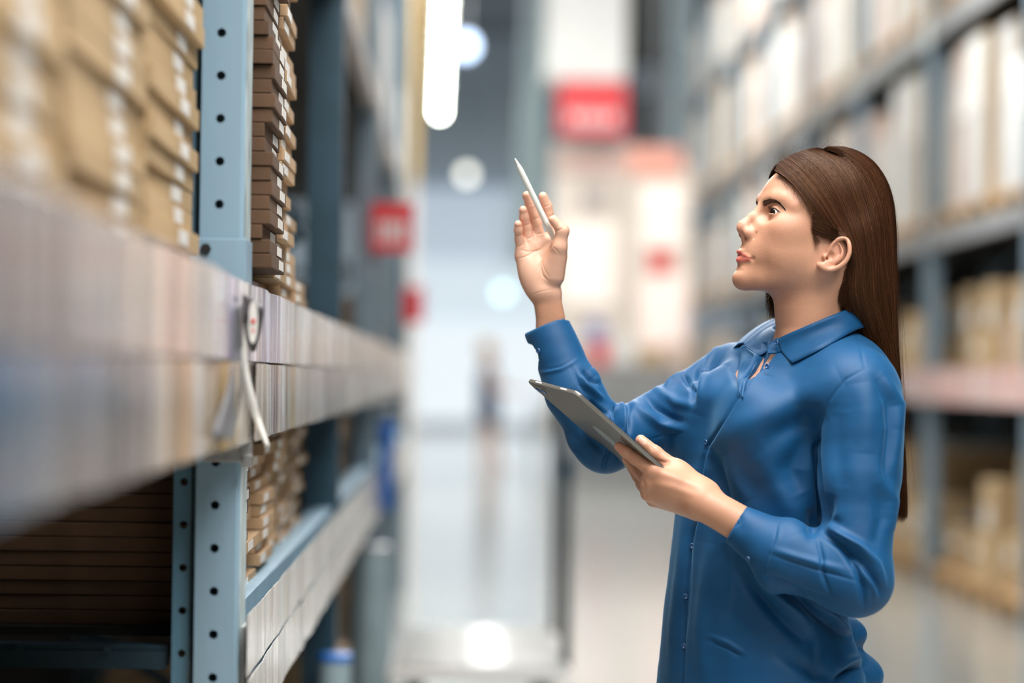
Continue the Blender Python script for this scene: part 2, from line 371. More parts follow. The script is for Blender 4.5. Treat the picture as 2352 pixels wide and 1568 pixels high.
for k in range(5):
    y0, y1 = YL[k], YL[k+1]
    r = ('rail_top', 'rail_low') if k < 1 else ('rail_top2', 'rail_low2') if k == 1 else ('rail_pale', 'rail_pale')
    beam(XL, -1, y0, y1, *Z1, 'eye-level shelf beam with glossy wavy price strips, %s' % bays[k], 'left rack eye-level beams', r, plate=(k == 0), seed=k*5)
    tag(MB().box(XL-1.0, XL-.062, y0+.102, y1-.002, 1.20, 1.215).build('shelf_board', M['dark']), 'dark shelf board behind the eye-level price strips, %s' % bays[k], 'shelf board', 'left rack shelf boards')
    if k:
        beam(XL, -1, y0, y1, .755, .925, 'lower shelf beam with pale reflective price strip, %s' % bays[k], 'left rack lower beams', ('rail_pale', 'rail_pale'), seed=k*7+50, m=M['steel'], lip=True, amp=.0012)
        tag(MB().box(XL-1.0, XL-.075, y0+.102, y1-.002, .885, .897).build('shelf_board', M['dark']), 'dark shelf board inside the lower beam, %s' % bays[k], 'shelf board', 'left rack shelf boards')
    beam(XL, -1, y0, y1, 2.20, 2.31, 'overhead grey shelf beam, %s' % bays[k], 'left rack overhead beams', m=M['pinkbeam'])
    tag(MB().box(XL-1.0, XL-.062, y0+.102, y1-.002, 2.25, 2.265).build('shelf_board', M['dark']), 'dark overhead shelf board, %s' % bays[k], 'shelf board', 'left rack shelf boards')
# added dark panels standing in for the shade behind the left rack's goods
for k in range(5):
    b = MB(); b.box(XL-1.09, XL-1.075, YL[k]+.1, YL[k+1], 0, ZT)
    tag(b.build('shade_panel', M['dark']), 'added dark shade panel at the rear of the left rack, %s' % bays[k], 'panel', 'left rack shade panels')

# connector plate wrapped round the near post, with its bolt
e = empty('post_bracket', (0, 0, 0), 'pale blue steel bracket wrapped on the near post just above the price strips', 'bracket')
b = MB(); b.box(XL-.072, XL+.004, YL[1]-.012, YL[1]-.007, 1.340, 1.432); b.box(XL+.001, XL+.004, YL[1]-.007, YL[1]+.085, 1.34, 1.432)
b.build('plate', M['steel_near'], e, bevel=.0012)
MB().tube([(XL-.050, YL[1]-.016, 1.418), (XL-.050, YL[1]-.0115, 1.418)], .0075, 6).build('bolt', M['black'], e)
e = empty('post_bracket', (0, 0, 0), 'zinc hooked clip on the near post just under the price strips', 'bracket')
b = MB(); b.box(XL-.050, XL+.014, YL[1]-.016, YL[1]-.010, 1.132, 1.152); b.box(XL+.0005, XL+.014, YL[1]-.02, YL[1]+.02, 1.142, 1.159)
b.box(XL+.004, XL+.017, YL[1]-.024, YL[1]-.016, 1.125, 1.142)
b.build('plate', M['zinc'], e, bevel=.001); MB().tube([(XL-.002, YL[1]-.03, 1.176), (XL-.002, YL[1]-.02, 1.176)], .006, 8).build('bolt', M['zinc'], e)

# ---- hanging price cards at the near post ---------------------------------
def card(pts, wvec, name, m, parent=None, n=24):
    pts = np.array(pts, float); t = np.linspace(0, 1, n); k = np.linspace(0, 1, len(pts))
    C = np.stack([np.interp(t, k, pts[:, i]) for i in range(3)], 1)
    for _ in range(6): C[1:-1] = (C[:-2]+2*C[1:-1]+C[2:])/4
    wv = np.array(wvec, float); wv = wv if wv.ndim == 2 else np.repeat(wv[None], 2, 0)
    W = np.stack([np.interp(t, np.linspace(0, 1, len(wv)), wv[:, i]) for i in range(3)], 1)
    V = np.stack([C-W, C+W*0, C+W], 1).reshape(-1, 3)
    return grid_mesh(name, V, n, 3, m, parent, True, .0012)
def ribbon(name, left, right, m, parent, n=24, th=.001):
    def sm(pl):
        pl = [P(x, y_, min(Y_, .2735*5553/(1050-x))) for x, y_, Y_ in pl]; pl = np.array(pl); u = np.linspace(0, len(pl)-1, n); i = np.clip(u.astype(int), 0, len(pl)-2); f = (u-i)[:, None]; c = pl[i]*(1-f)+pl[i+1]*f
        for _ in range(3): c[1:-1] = (c[:-2]+2*c[1:-1]+c[2:])/4
        return c
    L, R = sm(left), sm(right); V = np.stack([L, (L+R)/2+np.array([0, -.001, 0]), R], 1).reshape(-1, 3)
    return grid_mesh(name, V, n, 3, m, parent, True, th)
e = empty('price_card', (0, 0, 0), 'dark hanging price card with a white oval curling off the price strips at the post', 'price card', 'hanging price cards')
ribbon('card', [(558, 676, 3.215), (557, 730, 3.215), (563, 780, 3.21), (577, 808, 3.21)], [(584, 688, 3.215), (607, 707, 3.215), (599, 760, 3.21), (586, 806, 3.21)], M['cardk'], e)
cc = P(581, 740, 3.12); b = MB(); ring = []
for i in range(24):
    a = 2*PI*i/24; ring.append(cc+np.array([.0062*math.cos(a), 0, .027*math.sin(a)]))
b.add(ring+[p+np.array([0, .001, 0]) for p in ring], [tuple(range(24)), tuple(range(47, 23, -1))]+[(i, (i+1) % 24, 24+(i+1) % 24, 24+i) for i in range(24)])
b.build('white_oval', M['paper'], e)
MB().box(cc[0]-.002, cc[0]+.003, cc[1]-.0016, cc[1]-.0006, cc[2]-.001, cc[2]+.004).box(cc[0]-.001, cc[0]+.002, cc[1]-.0016, cc[1]-.0006, cc[2]-.012, cc[2]-.009).build('red_print', M['red'], e)
e = empty('price_card', (0, 0, 0), 'pale edge-on price card curving down to a point right of the post', 'price card', 'hanging price cards')
ribbon('card', [(553, 740, 3.195), (556, 850, 3.19), (578, 955, 3.18), (611, 1028, 3.17)], [(562, 740, 3.195), (569, 850, 3.19), (595, 950, 3.18), (619, 1024, 3.17)], M['paper'], e)
e = empty('price_card', (0, 0, 0), 'dark grey price card bending left over the price strips below the post', 'price card', 'hanging price cards')
ribbon('card', [(538, 705, 3.205), (541, 800, 3.20), (524, 890, 3.18), (486, 1006, 3.15)], [(560, 695, 3.205), (557, 800, 3.20), (557, 900, 3.18), (535, 1003, 3.15)], M['greycard'], e)

# ---- flat cartons of the left rack --------------------------------------
def carton_proto(name, sx, sy, sz, m, label=True, ly=.6, lw=.06):
    """front face (towards the aisle, +X) at x=0, centred on y, bottom at z=0"""
    o = MB().box(-sx, 0, -sy/2, sy/2, 0, sz-.0012).build(name, M[m], None, bevel=.0012)
    if label:
        MB().box(.0001, .0009, sy*(ly-.5)-lw/2, sy*(ly-.5)+lw/2, sz*.16, sz*.82).build('label', M['paper'], o)
    return o
def unlink_tree(o):
    for c in list(o.children): unlink_tree(c)
    bpy.data.objects.remove(o)
def stack(proto, x, y, z0, th, n, where, group, jx=.008, jy=.004, rz=.01, lean=0, rail=0):
    for i in range(n):
        c = copy_tree(proto); c.location = ((x if z0+th*i > rail else min(x, XL-.024))+random.uniform(-jx, jx)*(1 if z0+th*i > rail else .3)+lean*i, y+random.uniform(-jy, jy), z0+th*i)
        c.rotation_euler = (0, 0, random.uniform(-rz, rz))
        tag(c, 'flat brown carton, %s up in %s' % (ORD[i+1], where), 'carton', group)
p1 = carton_proto('flat_carton', .52, .255, .0200, 'card', ly=.26, lw=.09)
p1b = carton_proto('flat_carton', .86, .255, .0205, 'card_shade', ly=.70, lw=.085)
p0 = carton_proto('flat_carton', .50, .50, .0270, 'card_tan', ly=.66, lw=.09)
# bay past the post, eye level
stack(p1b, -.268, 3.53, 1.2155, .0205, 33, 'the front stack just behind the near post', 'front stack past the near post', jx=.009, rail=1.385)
stack(p1, -.274, 3.80, 1.2155, .0200, 34, 'the second eye-level stack past the near post', 'second stack past the near post', jx=.008, rail=1.385)
stack(p1, -.290, 4.08, 1.2155, .0200, 15, 'the third eye-level stack past the near post', 'third stack past the near post', jx=.008)
stack(p1, -.290, 4.36, 1.2155, .0200, 10, 'the low fourth eye-level stack past the near post', 'fourth stack past the near post', jx=.010)
stack(p1, -.292, 4.64, 1.2155, .0200, 9, 'the low fifth eye-level stack past the near post', 'fifth stack past the near post', jx=.010)
# lower level of that bay
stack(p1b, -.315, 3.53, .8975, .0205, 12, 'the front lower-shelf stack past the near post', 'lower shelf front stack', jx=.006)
stack(p1, -.325, 3.80, .8975, .0200, 11, 'the second lower-shelf stack past the near post', 'lower shelf second stack', jx=.016)
stack(p1, -.325, 4.08, .8975, .0200, 13, 'the third lower-shelf stack past the near post', 'lower shelf third stack', jx=.016)
stack(p1, -.330, 4.38, .8975, .0200, 13, 'the fourth lower-shelf stack past the near post', 'lower shelf fourth stack', jx=.016)
stack(p1, -.345, 4.80, .8975, .0200, 14, 'the fifth lower-shelf stack past the near post', 'lower shelf fifth stack', jx=.012)
stack(p1, -.345, 5.25, .8975, .0200, 14, 'the sixth lower-shelf stack past the near post', 'lower shelf sixth stack', jx=.012)
# nearest bay, beside the viewer
stack(p0, -.345, 1.30, 1.2155, .0270, 17, 'the stack at the left edge of the picture', 'nearest bay edge stack', jx=.006)
stack(p0, -.345, 1.84, 1.2155, .0270, 18, 'the tall stack left of centre in the nearest bay', 'nearest bay middle stack', jx=.006)
stack(p0, -.345, 2.38, 1.2155, .0270, 20, 'the tall stack second before the near post', 'nearest bay third stack', jx=.007)
stack(p0, -.345, 2.92, 1.2155, .0270, 22, 'the tall stack right before the near post', 'nearest bay fourth stack', jx=.009)
bounce_block = carton_proto('flat_carton', .60, .80, .082, 'card', label=False)  # for out-of-view stacks added to block floor bounce under the shelf
for ya, nm, n_ in ((1.15, 'closest to the viewer', 12), (2.01, 'in the middle', 11), (2.835, 'next to the near post', 9)):
    stack(bounce_block, -.34, ya, .012, .082, n_, 'the unseen bounce-blocking floor stack %s' % nm, 'unseen bounce-blocking stacks of the nearest bay', jx=.01)
# farther bays of the left rack: thicker cartons
p3 = carton_proto('flat_carton', .55, .50, .055, 'card', ly=.4, lw=.12)
k = 0
for (ya, lvl, n) in [(6.5, 1.2155, 5), (7.2, 1.2155, 4), (9.3, 1.2155, 6), (10.2, 1.2155, 4), (12.0, 1.2155, 5), (6.4, .8975, 4), (7.3, .8975, 4), (9.2, .8975, 4), (12.0, .8975, 3), (6.5, 0.02, 9), (7.4, .02, 7), (9.3, .02, 8), (12.1, .02, 6)]:
    lv = 'eye-level shelf' if lvl > 1 else ('lower shelf' if lvl > .5 else 'floor')
    wh = {6.5: 'past the second upright', 6.4: 'past the second upright', 7.2: 'mid second bay', 7.3: 'mid second bay', 7.4: 'mid second bay', 9.3: 'past the third upright', 9.2: 'past the third upright', 10.2: 'mid third bay'}.get(ya, 'in the farthest bay')
    stack(p3, XL-.06, ya, lvl, .055, n, 'the thick %s stack %s' % (lv, wh), 'thick cartons %s %s' % (lv, wh), jx=.015)
for p in (p1, p1b, p0, p3, bounce_block): unlink_tree(p)
# overhead goods on the left rack
po = MB().box(-.7, 0, -.4, .4, 0, .55).build('shipping_box', M['card_white'], None, bevel=.006)
for i, y in enumerate((6.6, 7.6, 9.4, 10.4, 12.1, 13.1)):
    c = po.copy(); COL.objects.link(c); c.location = (XL-.03, y, 2.2655)
    if i % 3 == 1: c.data = po.data.copy(); c.data.materials[0] = M['card_tan']
    tag(c, 'large shipping box on the overhead shelf of the left rack, %s from the near end' % ORD[i+1], 'box', 'overhead boxes of the left rack')
bpy.data.objects.remove(po)

# ---- right rack ---------------------------------------------------------
RL = [(1.13, 1.33, 'rail'), (2.06, 2.22, None), (3.35, 3.53, None), (4.68, 4.84, None)]
lvn = ['waist-level shelf', 'second shelf', 'third shelf', 'top shelf']
for k in range(8):
    y0 = YR[k]-2.7; y1 = YR[k]
    bn = '%s bay from right edge' % ORD[k+1]
    for j, (z0, z1, r) in enumerate(RL):
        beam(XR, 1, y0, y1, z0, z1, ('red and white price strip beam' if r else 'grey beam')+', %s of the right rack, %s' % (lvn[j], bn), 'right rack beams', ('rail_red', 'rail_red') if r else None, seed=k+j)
        tag(MB().box(XR+.062, XR+1.0, y0+.102, y1-.002, z1-.068, z1-.051).build('shelf_board', M['dark']), 'dark board on the %s of the right rack, %s' % (lvn[j], bn), 'shelf board', 'right rack shelf boards')
    tag(MB().box(XR+1.07, XR+1.09, y0+.1, y1, 0, ZT+.4).build('shade_panel', M['dark']), 'added dark shade panel behind the goods of the right rack, %s' % bn, 'panel', 'right rack shade panels')  # dark panel added for the shade inside the right rack
def crate(name, w, h, m, flaps=True, strap=None):
    o = MB().box(0, .80, -w/2, w/2, 0, h).build(name, M['card_tan' if m in ('wrap', 'card_white') else m], None, bevel=.008)
    if m in ('wrap', 'card_white'): MB().box(-.006, -.0005, -w/2+.01, w/2-.01, .01, h-.01).build('front_sheet', M[m], o, bevel=.002)
    if strap: MB().box(-.009, -.0065, -w*.06, w*.06, 0, h-.01).build('tape', M[strap], o)
    MB().box(-.012, -.0095 if m in ('wrap', 'card_white') else -.0005, -w*.30, w*.02, h*.55, h*.75).build('label', M['paper'], o)
    return o
kinds = {}
def place(kind, y, z, h, lab, group, dx=0):
    key, w, m, strap = kind
    if (key, h) not in kinds: kinds[(key, h)] = crate(key, w, h, m, strap=strap)
    c = copy_tree(kinds[(key, h)]); c.location = (XR+.03+dx, y, z); tag(c, lab, 'carton', group)
KT = ('upright_carton', .30, 'card_tan', None); KW = ('wrapped_carton', .44, 'wrap', None); KC = ('white_carton', .40, 'card_white', 'paper'); KP = ('pinkish_carton', .40, 'pink_carton', None)
levels = [(.13, 'floor pallets', [KT], (.30, .72, .50, .74, .25, .70, .58, .40)), (1.291, 'waist-level shelf', [KT, KT, KP, KT], (.30, .46, .52, .24, .50, .40, .20, .52)),
          (2.281, 'second shelf', [KW, KW, KC, KP, KW], (.95, .88, 1.0, .70, .92)), (3.591, 'third shelf', [KC, KP, KW, KC, KC], (.9, 1.0, .75, .95)), (4.801, 'top shelf', [KC, KW, KP], (.9, .7, .8))]
rr = random.Random(5)
for k in range(8):
    y0 = YR[k]-2.7
    for li, (z, nm, ks, hs) in enumerate(levels):
        y = y0+.36; i = 0
        if 2 < z < 4:                                                 # pallets under the wrapped goods
            for q in range(3):
                ya = y0+.16+q*.86; b = MB(); zb = z-.11
                for s in range(3): b.box(XR+.02, XR+.95, ya+s*.35, ya+s*.35+.09, zb, zb+.075)
                b.box(XR+.02, XR+.95, ya, ya+.79, zb+.0755, zb+.105)
                tag(b.build('pallet', M['pallet']), 'raised wooden pallet, %s, %s bay of right rack, %s from the near end' % (nm, ORD[k+1], ORD[q+1]), 'pallet', 'raised pallets of the right rack')
        if z < 1:                                                     # pallets on the floor
            for q in range(3):
                ya = y0+.16+q*.86; b = MB()
                for s in range(3): b.box(XR+.02, XR+1.0, ya+s*.35, ya+s*.35+.09, 0, .09)
                for s in range(5): b.box(XR+.02+s*.22, XR+.12+s*.22, ya, ya+.79, .0905, .112)
                b.box(XR+.02, XR+1.0, ya, ya+.79, .1125, .128)
                tag(b.build('pallet', M['pallet']), 'floor pallet under tan cartons, %s bay of right rack, %s from the near end' % (ORD[k+1], ORD[q+1]), 'pallet', 'floor pallets of the right rack')
        while y < y0+2.6 and i < 8:
            kd = ks[(i*3+k*2+li) % len(ks)]; h = hs[(i*5+k*3+rr.randrange(3)) % len(hs)]
            if y+kd[1]/2 > y0+2.68: break
            if rr.random() < .93:
                d = {'upright_carton': 'tan upright carton', 'wrapped_carton': 'plastic-wrapped pale carton', 'white_carton': 'white carton with pale tape', 'pinkish_carton': 'pinkish beige carton'}[kd[0]]
                place(kd, y+kd[1]/2-.15, z, h, '%s, %s, %s bay of right rack, %s along' % (d, nm, ORD[k+1], ORD[i+1]), 'right rack goods on the '+nm, rr.uniform(0, .08))
            y += kd[1]+rr.uniform(.03, .10); i += 1
for v in kinds.values(): unlink_tree(v)

# ---- red aisle flags -------------------------------------------------------
M['glyph'] = mat('white_lettering', (.85, .80, .80), .5, 0, 0)
def flag(x0, x1, y, z0, z1, label, cat='sign', glyph=True, rows=2, name='aisle_flag', sz=1.0):
    e = empty(name, ((x0+x1)/2, y, z0), label, cat)
    w = (x1-x0)/2; h = z1-z0
    MB().box(-w, w, 0, .012, 0, h).build('panel', M['red'], e, bevel=.003)
    MB().tube([(0, .012, h*.8), (0, .08, h*.8)], .008, 8).build('bracket', M['zinc'], e)
    if glyph:
        b = MB(); hh = h*.20*sz
        for r in range(rows):                                         # unreadable blurred white lettering
            zc = h*(.30+.24*r)
            n = 4; cw = w*1.5/n
            for i in range(n):
                cx = -w*.75+cw*(i+.5); b.box(cx-cw*.36, cx+cw*.36, -.003, -.001, zc-hh/2, zc+hh/2)
        b.build('lettering', M['glyph'], e)
    return e
def atY(px, py, Y): return P(px, py, Y)
a = atY(853, 578, 8.60); b_ = atY(950, 466, 8.60)
flag(a[0], b_[0], 8.60, a[2], b_[2], 'square red flag sign with white lettering on the third upright of the left rack')
a = atY(930, 742, 14.0); b_ = atY(972, 660, 14.0)
flag(a[0], b_[0], 14.0, a[2], b_[2], 'small red flag sign farther along the left rack at eye level', glyph=False)

# blue hanging cloth, guards, yellow column
e = empty('dust_sheet', (-.21, 9.00, .62), 'bright blue cloth hanging on the third upright of the left rack', 'cloth')
y_ = 8.9; a = atY(872, 1175, y_); b_ = atY(905, 968, y_)
V = []; nu, nv = 16, 14
for i in range(nu):
    for j in range(nv):
        u, v = i/(nu-1), j/(nv-1)
        V.append((a[0]+(b_[0]-a[0])*u-(-.21), .015*math.sin(u*14+v*2)-.1, a[2]+(b_[2]-a[2])*v-.62))
grid_mesh('cloth', np.array(V), nu, nv, M['blue'], e, True, .004)
MB().tube([(.02, -.1, .50), (-.074, -.1, .50)], .006, 6).build('hook', M['zinc'], e)
def guard(y, r, h, label, blue):
    e = empty('column_guard', (XL+.012-r*.2, y, 0), label, 'column guard', 'column guards of the left rack')
    b = MB(); b.tube([(0, 0, 0), (0, 0, h)], r, 24, cap=False); b.tube([(0, 0, h), (0, 0, .001)], r-.008, 24, cap=False)
    b.build('sleeve', M['guard'], e, smooth=True)
    b = MB(); b.tube([(0, 0, h-.006), (0, 0, h+.014)], r+.002, 24, cap=True); b.build('rim', M['blue'] if blue else M['zinc'], e, bevel=.004, smooth=True)
guard(5.86, .040, .565, 'grey round column guard with bright blue top before the dark second upright', True)
guard(8.52, .062, .64, 'grey round column guard before the third upright of the left rack', False)
# ---- row of ceiling lamps over the aisle -----------------------------------
t = NT('lamp_tube'); t.b.inputs['Base Color'].default_value = (1, 1, 1, 1); t.b.inputs['Emission Color'].default_value = (.93, 1, .86, 1); t.b.inputs['Emission Strength'].default_value = 60
M['tube'] = t.m
t = NT('backlit_panel'); t.b.inputs['Base Color'].default_value = (.9, .85, .8, 1); t.b.inputs['Emission Color'].default_value = (1, .86, .74, 1); t.b.inputs['Emission Strength'].default_value = .38
M['backlit'] = t.m
t = NT('backlit_pink_panel'); t.b.inputs['Base Color'].default_value = (.9, .85, .8, 1); t.b.inputs['Emission Color'].default_value = (1, .66, .60, 1); t.b.inputs['Emission Strength'].default_value = .35
M['backpink'] = t.m
t = NT('blue_lamp'); t.b.inputs['Emission Color'].default_value = (.45, .65, 1, 1); t.b.inputs['Emission Strength'].default_value = 6
M['bluelamp'] = t.m
t = NT('pale_glow'); t.b.inputs['Base Color'].default_value = (.8, .85, .9, 1); t.b.inputs['Emission Color'].default_value = (.86, .95, 1, 1); t.b.inputs['Emission Strength'].default_value = .62
M['paleglow'] = t.m
def lamp(x, y, z, s, label):
    e = empty('ceiling_lamp', (x, y, z), label, 'ceiling lamp', 'ceiling lamps over the aisle')
    MB().box(-.07*s, .07*s, -.30*s, .30*s, .05, .11).build('housing', M['white'], e, bevel=.01)
    MB().tube([(0, -.28*s, .02), (0, .28*s, .02)], .036*s, 10).build('lamp_tube', M['tube'], e, smooth=True)
    MB().tube([(0, 0, .11), (0, 0, 9.2-z)], .008, 6).build('hanger', M['zinc'], e)
zl = 5.2
pys = [255, 228, 200, 172, 140, 108, 76, 44, 12, -22]
for i, py in enumerate(pys):
    px = 1010+(255-py)*.045
    # depth at which the height zl is seen at this row
    d = 30.0
    for _ in range(20):
        d *= (zl-1.25)/(P(px, py, d)[2]-1.25)
    q = P(px, py, d); lamp(q[0], q[1], zl-.02, 1.0, 'glowing tube lamp above the aisle, %s from the far end of the bright row' % ORD[i+1])
e = empty('round_lamp', (0, 0, 0), 'round blue lamp glowing beside the bright lamp row', 'lamp')
q = P(1068, 104, 40); e.location = tuple(q); MB().tube([(0, 0, 0), (0, .1, 0)], .16, 20).build('lens', M['bluelamp'], e); MB().tube([(0, .1, 0), (0, .2, 0)], .19, 20).build('housing', M['zinc'], e); MB().tube([(0, .15, .18), (0, .15, 9.2-q[2])], .015, 6).build('hanger', M['zinc'], e)
for px, py, d, r, c, lab in ((1155, 672, 50, .12, (.45, .85, .9), 'small turquoise lamp glowing on the far wall behind the hand'), (1072, 400, 52, .13, (1, .98, .85), 'small pale lamp glowing on the far wall')):
    t = NT('glow'); t.b.inputs['Emission Color'].default_value = (*c, 1); t.b.inputs['Emission Strength'].default_value = 3.2
    e = empty('round_lamp', tuple(P(px, py, d)), lab, 'lamp'); MB().tube([(0, 0, 0), (0, .06, 0)], r, 16).build('lens', t.m, e); MB().tube([(0, .06, 0), (0, .2, 0)], r*1.1, 16).build('housing', M['zinc'], e); MB().tube([(0, .13, r), (0, .13, 9.2-e.location[2])], .015, 6).build('hanger', M['zinc'], e)

# glowing panes before the end wall, their glow stepped dimmer upwards
for i, (z0, z1, st, c) in enumerate([(.25, 2.5, .62, (.88, .96, 1)), (2.55, 3.9, .52, (.78, .91, 1)), (3.95, 5.6, .36, (.66, .82, 1))]):
    t = NT('stepped_glow'); t.b.inputs['Base Color'].default_value = (.8, .85, .9, 1); t.b.inputs['Emission Color'].default_value = (*c, 1); t.b.inputs['Emission Strength'].default_value = st
    struct(MB().box(-1.6, 2.6, 55.80, 55.88, z0, z1).build('glow_pane_%d' % (i+1), t.m))
# ---- far right: hanging white column cladding, red sign, display stands -----------
def pbox(name, m, px0, px1, py0, py1, Y, th, label, cat, group=None, bev=.01, parent=None):
    a = P(px0, py1, Y); b = P(px1, py0, Y)
    o = MB().box(0, b[0]-a[0], 0, th, 0, b[2]-a[2]).build(name, M[m], parent, bevel=bev)
    if parent is None: o.location = tuple(a); tag(o, label, cat, group)
    return o
def lift(name, label, cat, m, px0, px1, py0, Y, th, group=None, top=None):
    """a solid thing standing on the floor, top edge seen at py0"""
    a = P(px0, py0, Y); b = P(px1, py0, Y); z = a[2] if top is None else top
    o = MB().box(0, b[0]-a[0], 0, th, 0, z).build(name, M[m], None, bevel=.01); o.location = (a[0], Y, 0); return tag(o, label, cat, group)
q0 = P(1255, 180, 30); q1 = P(1440, 180, 30)
o = MB().box(0, q1[0]-q0[0], 0, 1.0, 0, 9.2-q0[2]).build('white_column', M['white'], None, bevel=.02); o.location = (q0[0], 30, q0[2]); tag(o, 'broad white boxed column hanging from the ceiling above the red sign', 'column')
e = flag(P(1288, 0, 29.9)[0], P(1442, 0, 29.9)[0], 30.05, P(1300, 305, 29.9)[2], P(1300, 182, 29.9)[2], 'large hanging red sign with white lettering under the white column', name='hanging_sign', rows=1)
MB().tube([(-.3, .006, (P(1300, 182, 29.9)-P(1300, 305, 29.9))[2]), (-.3, .006, (P(1300, 182, 29.9)-P(1300, 305, 29.9))[2]+.03)], .02, 8).build('hanger', M['zinc'], e)
# slanted grey conveyor casing left of the column
a = P(1180, 330, 33); b_ = P(1262, 20, 33)
o = MB().add([(a[0], 33, a[2]-1.6), (b_[0], 33, a[2]-1.6), (b_[0], 33, 7.5), (b_[0]-.25, 33, 7.5), (a[0], 34, a[2]-1.6), (b_[0], 34, a[2]-1.6), (b_[0], 34, 7.5), (b_[0]-.25, 34, 7.5)], [(0, 1, 2, 3), (7, 6, 5, 4), (0, 4, 5, 1), (1, 5, 6, 2), (2, 6, 7, 3), (3, 7, 4, 0)]).build('duct_casing', M['guard'])
tag(o, 'slanting grey-green duct casing to the left of the white column', 'duct')
lift('display_wall', 'tall cream display wall behind the raised hand', 'display wall', 'cream', 1272, 1460, 330, 31, .5)
lift('display_wall', 'cream display wall behind the woman\'s face', 'display wall', 'cream', 1462, 1592, 380, 30, .5)
pbox('poster', 'guard2' if 'guard2' in M else 'card_white', 1332, 1398, 415, 497, 30.95, .05, 'plain grey-beige poster on the cream display wall', 'poster')
pbox('lightbox', 'backlit', 1290, 1410, 512, 700, 30.88, .10, 'glowing white lightbox low on the cream display wall', 'lightbox', bev=.02)
for i, (a0, a1, n, m) in enumerate([(430, 505, 'upper glowing cream lightbox beside the woman\'s face', 'backlit'), (505, 570, 'second glowing cream lightbox beside the woman\'s face', 'backlit'), (640, 800, 'lower glowing pinkish lightbox beside the woman\'s chin', 'backpink')]):
    pbox('lightbox', m, 1478, 1580, a0+4, a1-4, 29.88, .10, n, 'lightbox', 'lightboxes beside the face', .02)
pbox('banner', 'red', 1492, 1540, 575, 625, 29.95, .05, 'small red banner between the glowing lightboxes', 'banner')
pbox('banner', 'coral' if 'coral' in M else 'red', 1440, 1568, 338, 398, 29.9, .10, 'wide coral red banner above the lightboxes', 'banner')
pbox('banner', 'palepink' if 'palepink' in M else 'cream', 1278, 1430, 352, 392, 30.9, .10, 'pale pink banner above the cream display wall', 'banner')
pbox('screen_panel', 'navy' if 'navy' in M else 'blue', 1345, 1392, 735, 800, 30.9, .10, 'lavender blue panel standing low beside the woman\'s collar', 'panel')
lift('display_table', 'low dark display counter behind the woman\'s raised arm', 'counter', 'beam', 1290, 1560, 838, 29, .8)
for i, (px, m, w) in enumerate([(1306, 'pink_carton', 50), (1365, 'red', 34), (1408, 'card_white', 55), (1470, 'card_tan', 52), (1530, 'pink_carton', 45)]):
    a = P(px, 838, 29); b_ = P(px+w, 800, 29)
    o = MB().box(0, b_[0]-a[0], 0, .5, 0, .22+.05*(i % 3)).build('goods_bin', M[m], None, bevel=.02); o.location = (a[0], 29.1, a[2]+.002)
    tag(o, '%s goods bin on the far display counter, %s from the left' % ({'pink_carton': 'pinkish', 'red': 'small red', 'card_white': 'whitish', 'card_tan': 'tan'}[m], ORD[i+1]), 'bin', 'bins on the far counter')
# dark sheets standing in for shaded rack gaps behind, right of the column
pbox('gap_shade_panel', 'dark', 1440, 1590, -320, 150, 34, .2, 'black panel for a shaded upper rack gap right of the white column', 'panel')
lift('gap_shade_panel', 'black panel for a shaded lower rack gap behind the displays, right of the white column', 'panel', 'dark', 1458, 1510, 215, 34, .2)
lift('steel_column', 'grey steel column between the white column and the right rack', 'column', 'guard', 1546, 1592, 0, 32, .3, top=9.1)
lift('steel_column', 'dark steel column just right of the red hanging sign', 'column', 'beam', 1502, 1522, 0, 33, .3, top=9.1)
lift('far_rack', 'grey far rack seen above the end of the left rack', 'rack', 'cream', 905, 962, -300, 24, 1.0, top=7.5)
pbox('warning_panel', 'yellow', 938, 962, -60, 420, 23.9, .05, 'pale yellow panel on the grey far rack above the left rack end', 'panel')
# ---- flatbed trolley on the aisle floor ---------------------------------------
M['deck'] = mat('glossy_white_bars', (.92, .93, .92), .12, 0, .02, coat=1)
e = empty('flatbed_trolley', (0, 0, 0), 'shiny white flatbed trolley parked in the aisle behind the woman', 'trolley')
yt = 7.7; a = P(905, 1540, yt); b_ = P(1300, 1540, yt); x0, x1 = a[0], b_[0]; zp = P(1100, 1530, yt)[2]
b = MB(); 
for i in range(9): b.tube([(x0, yt+i*.13, zp), (x1, yt+i*.13, zp)], .016, 8)
b.build('deck', M['deck'], e, smooth=True)
MB().tube([(x0, yt, zp-.03), (x1, yt, zp-.03), (x1, yt+1.05, zp-.03), (x0, yt+1.05, zp-.03), (x0, yt, zp-.03)], .02, 8).build('deck_frame', M['white'], e)
b = MB().tube([(x1, yt+.02, zp), (x1, yt+.02, 1.10), (x1, yt+.07, 1.16), (x1, yt+.95, 1.16), (x1, yt+1.0, 1.10), (x1, yt+1.0, zp)], .017, 10); b.build('handle', M['pole'] if 'pole' in M else M['beam'], e, smooth=True)
MB().tube([(x1, yt+.02, .93), (x1, yt+.02, .99)], .022, 10).build('collar', M['steel_dark'], e)
for sx in (x0+.06, x1-.06):
    for sy in (yt+.06, yt+.98):
        MB().tube([(sx-.02, sy, .06), (sx+.02, sy, .06)], .06, 16).box(sx-.024, sx+.024, sy-.02, sy+.02, .10, zp-.03).build('caster', M['black'], e)
# ---- distant shopper, orange pallet box ------------------------------------------

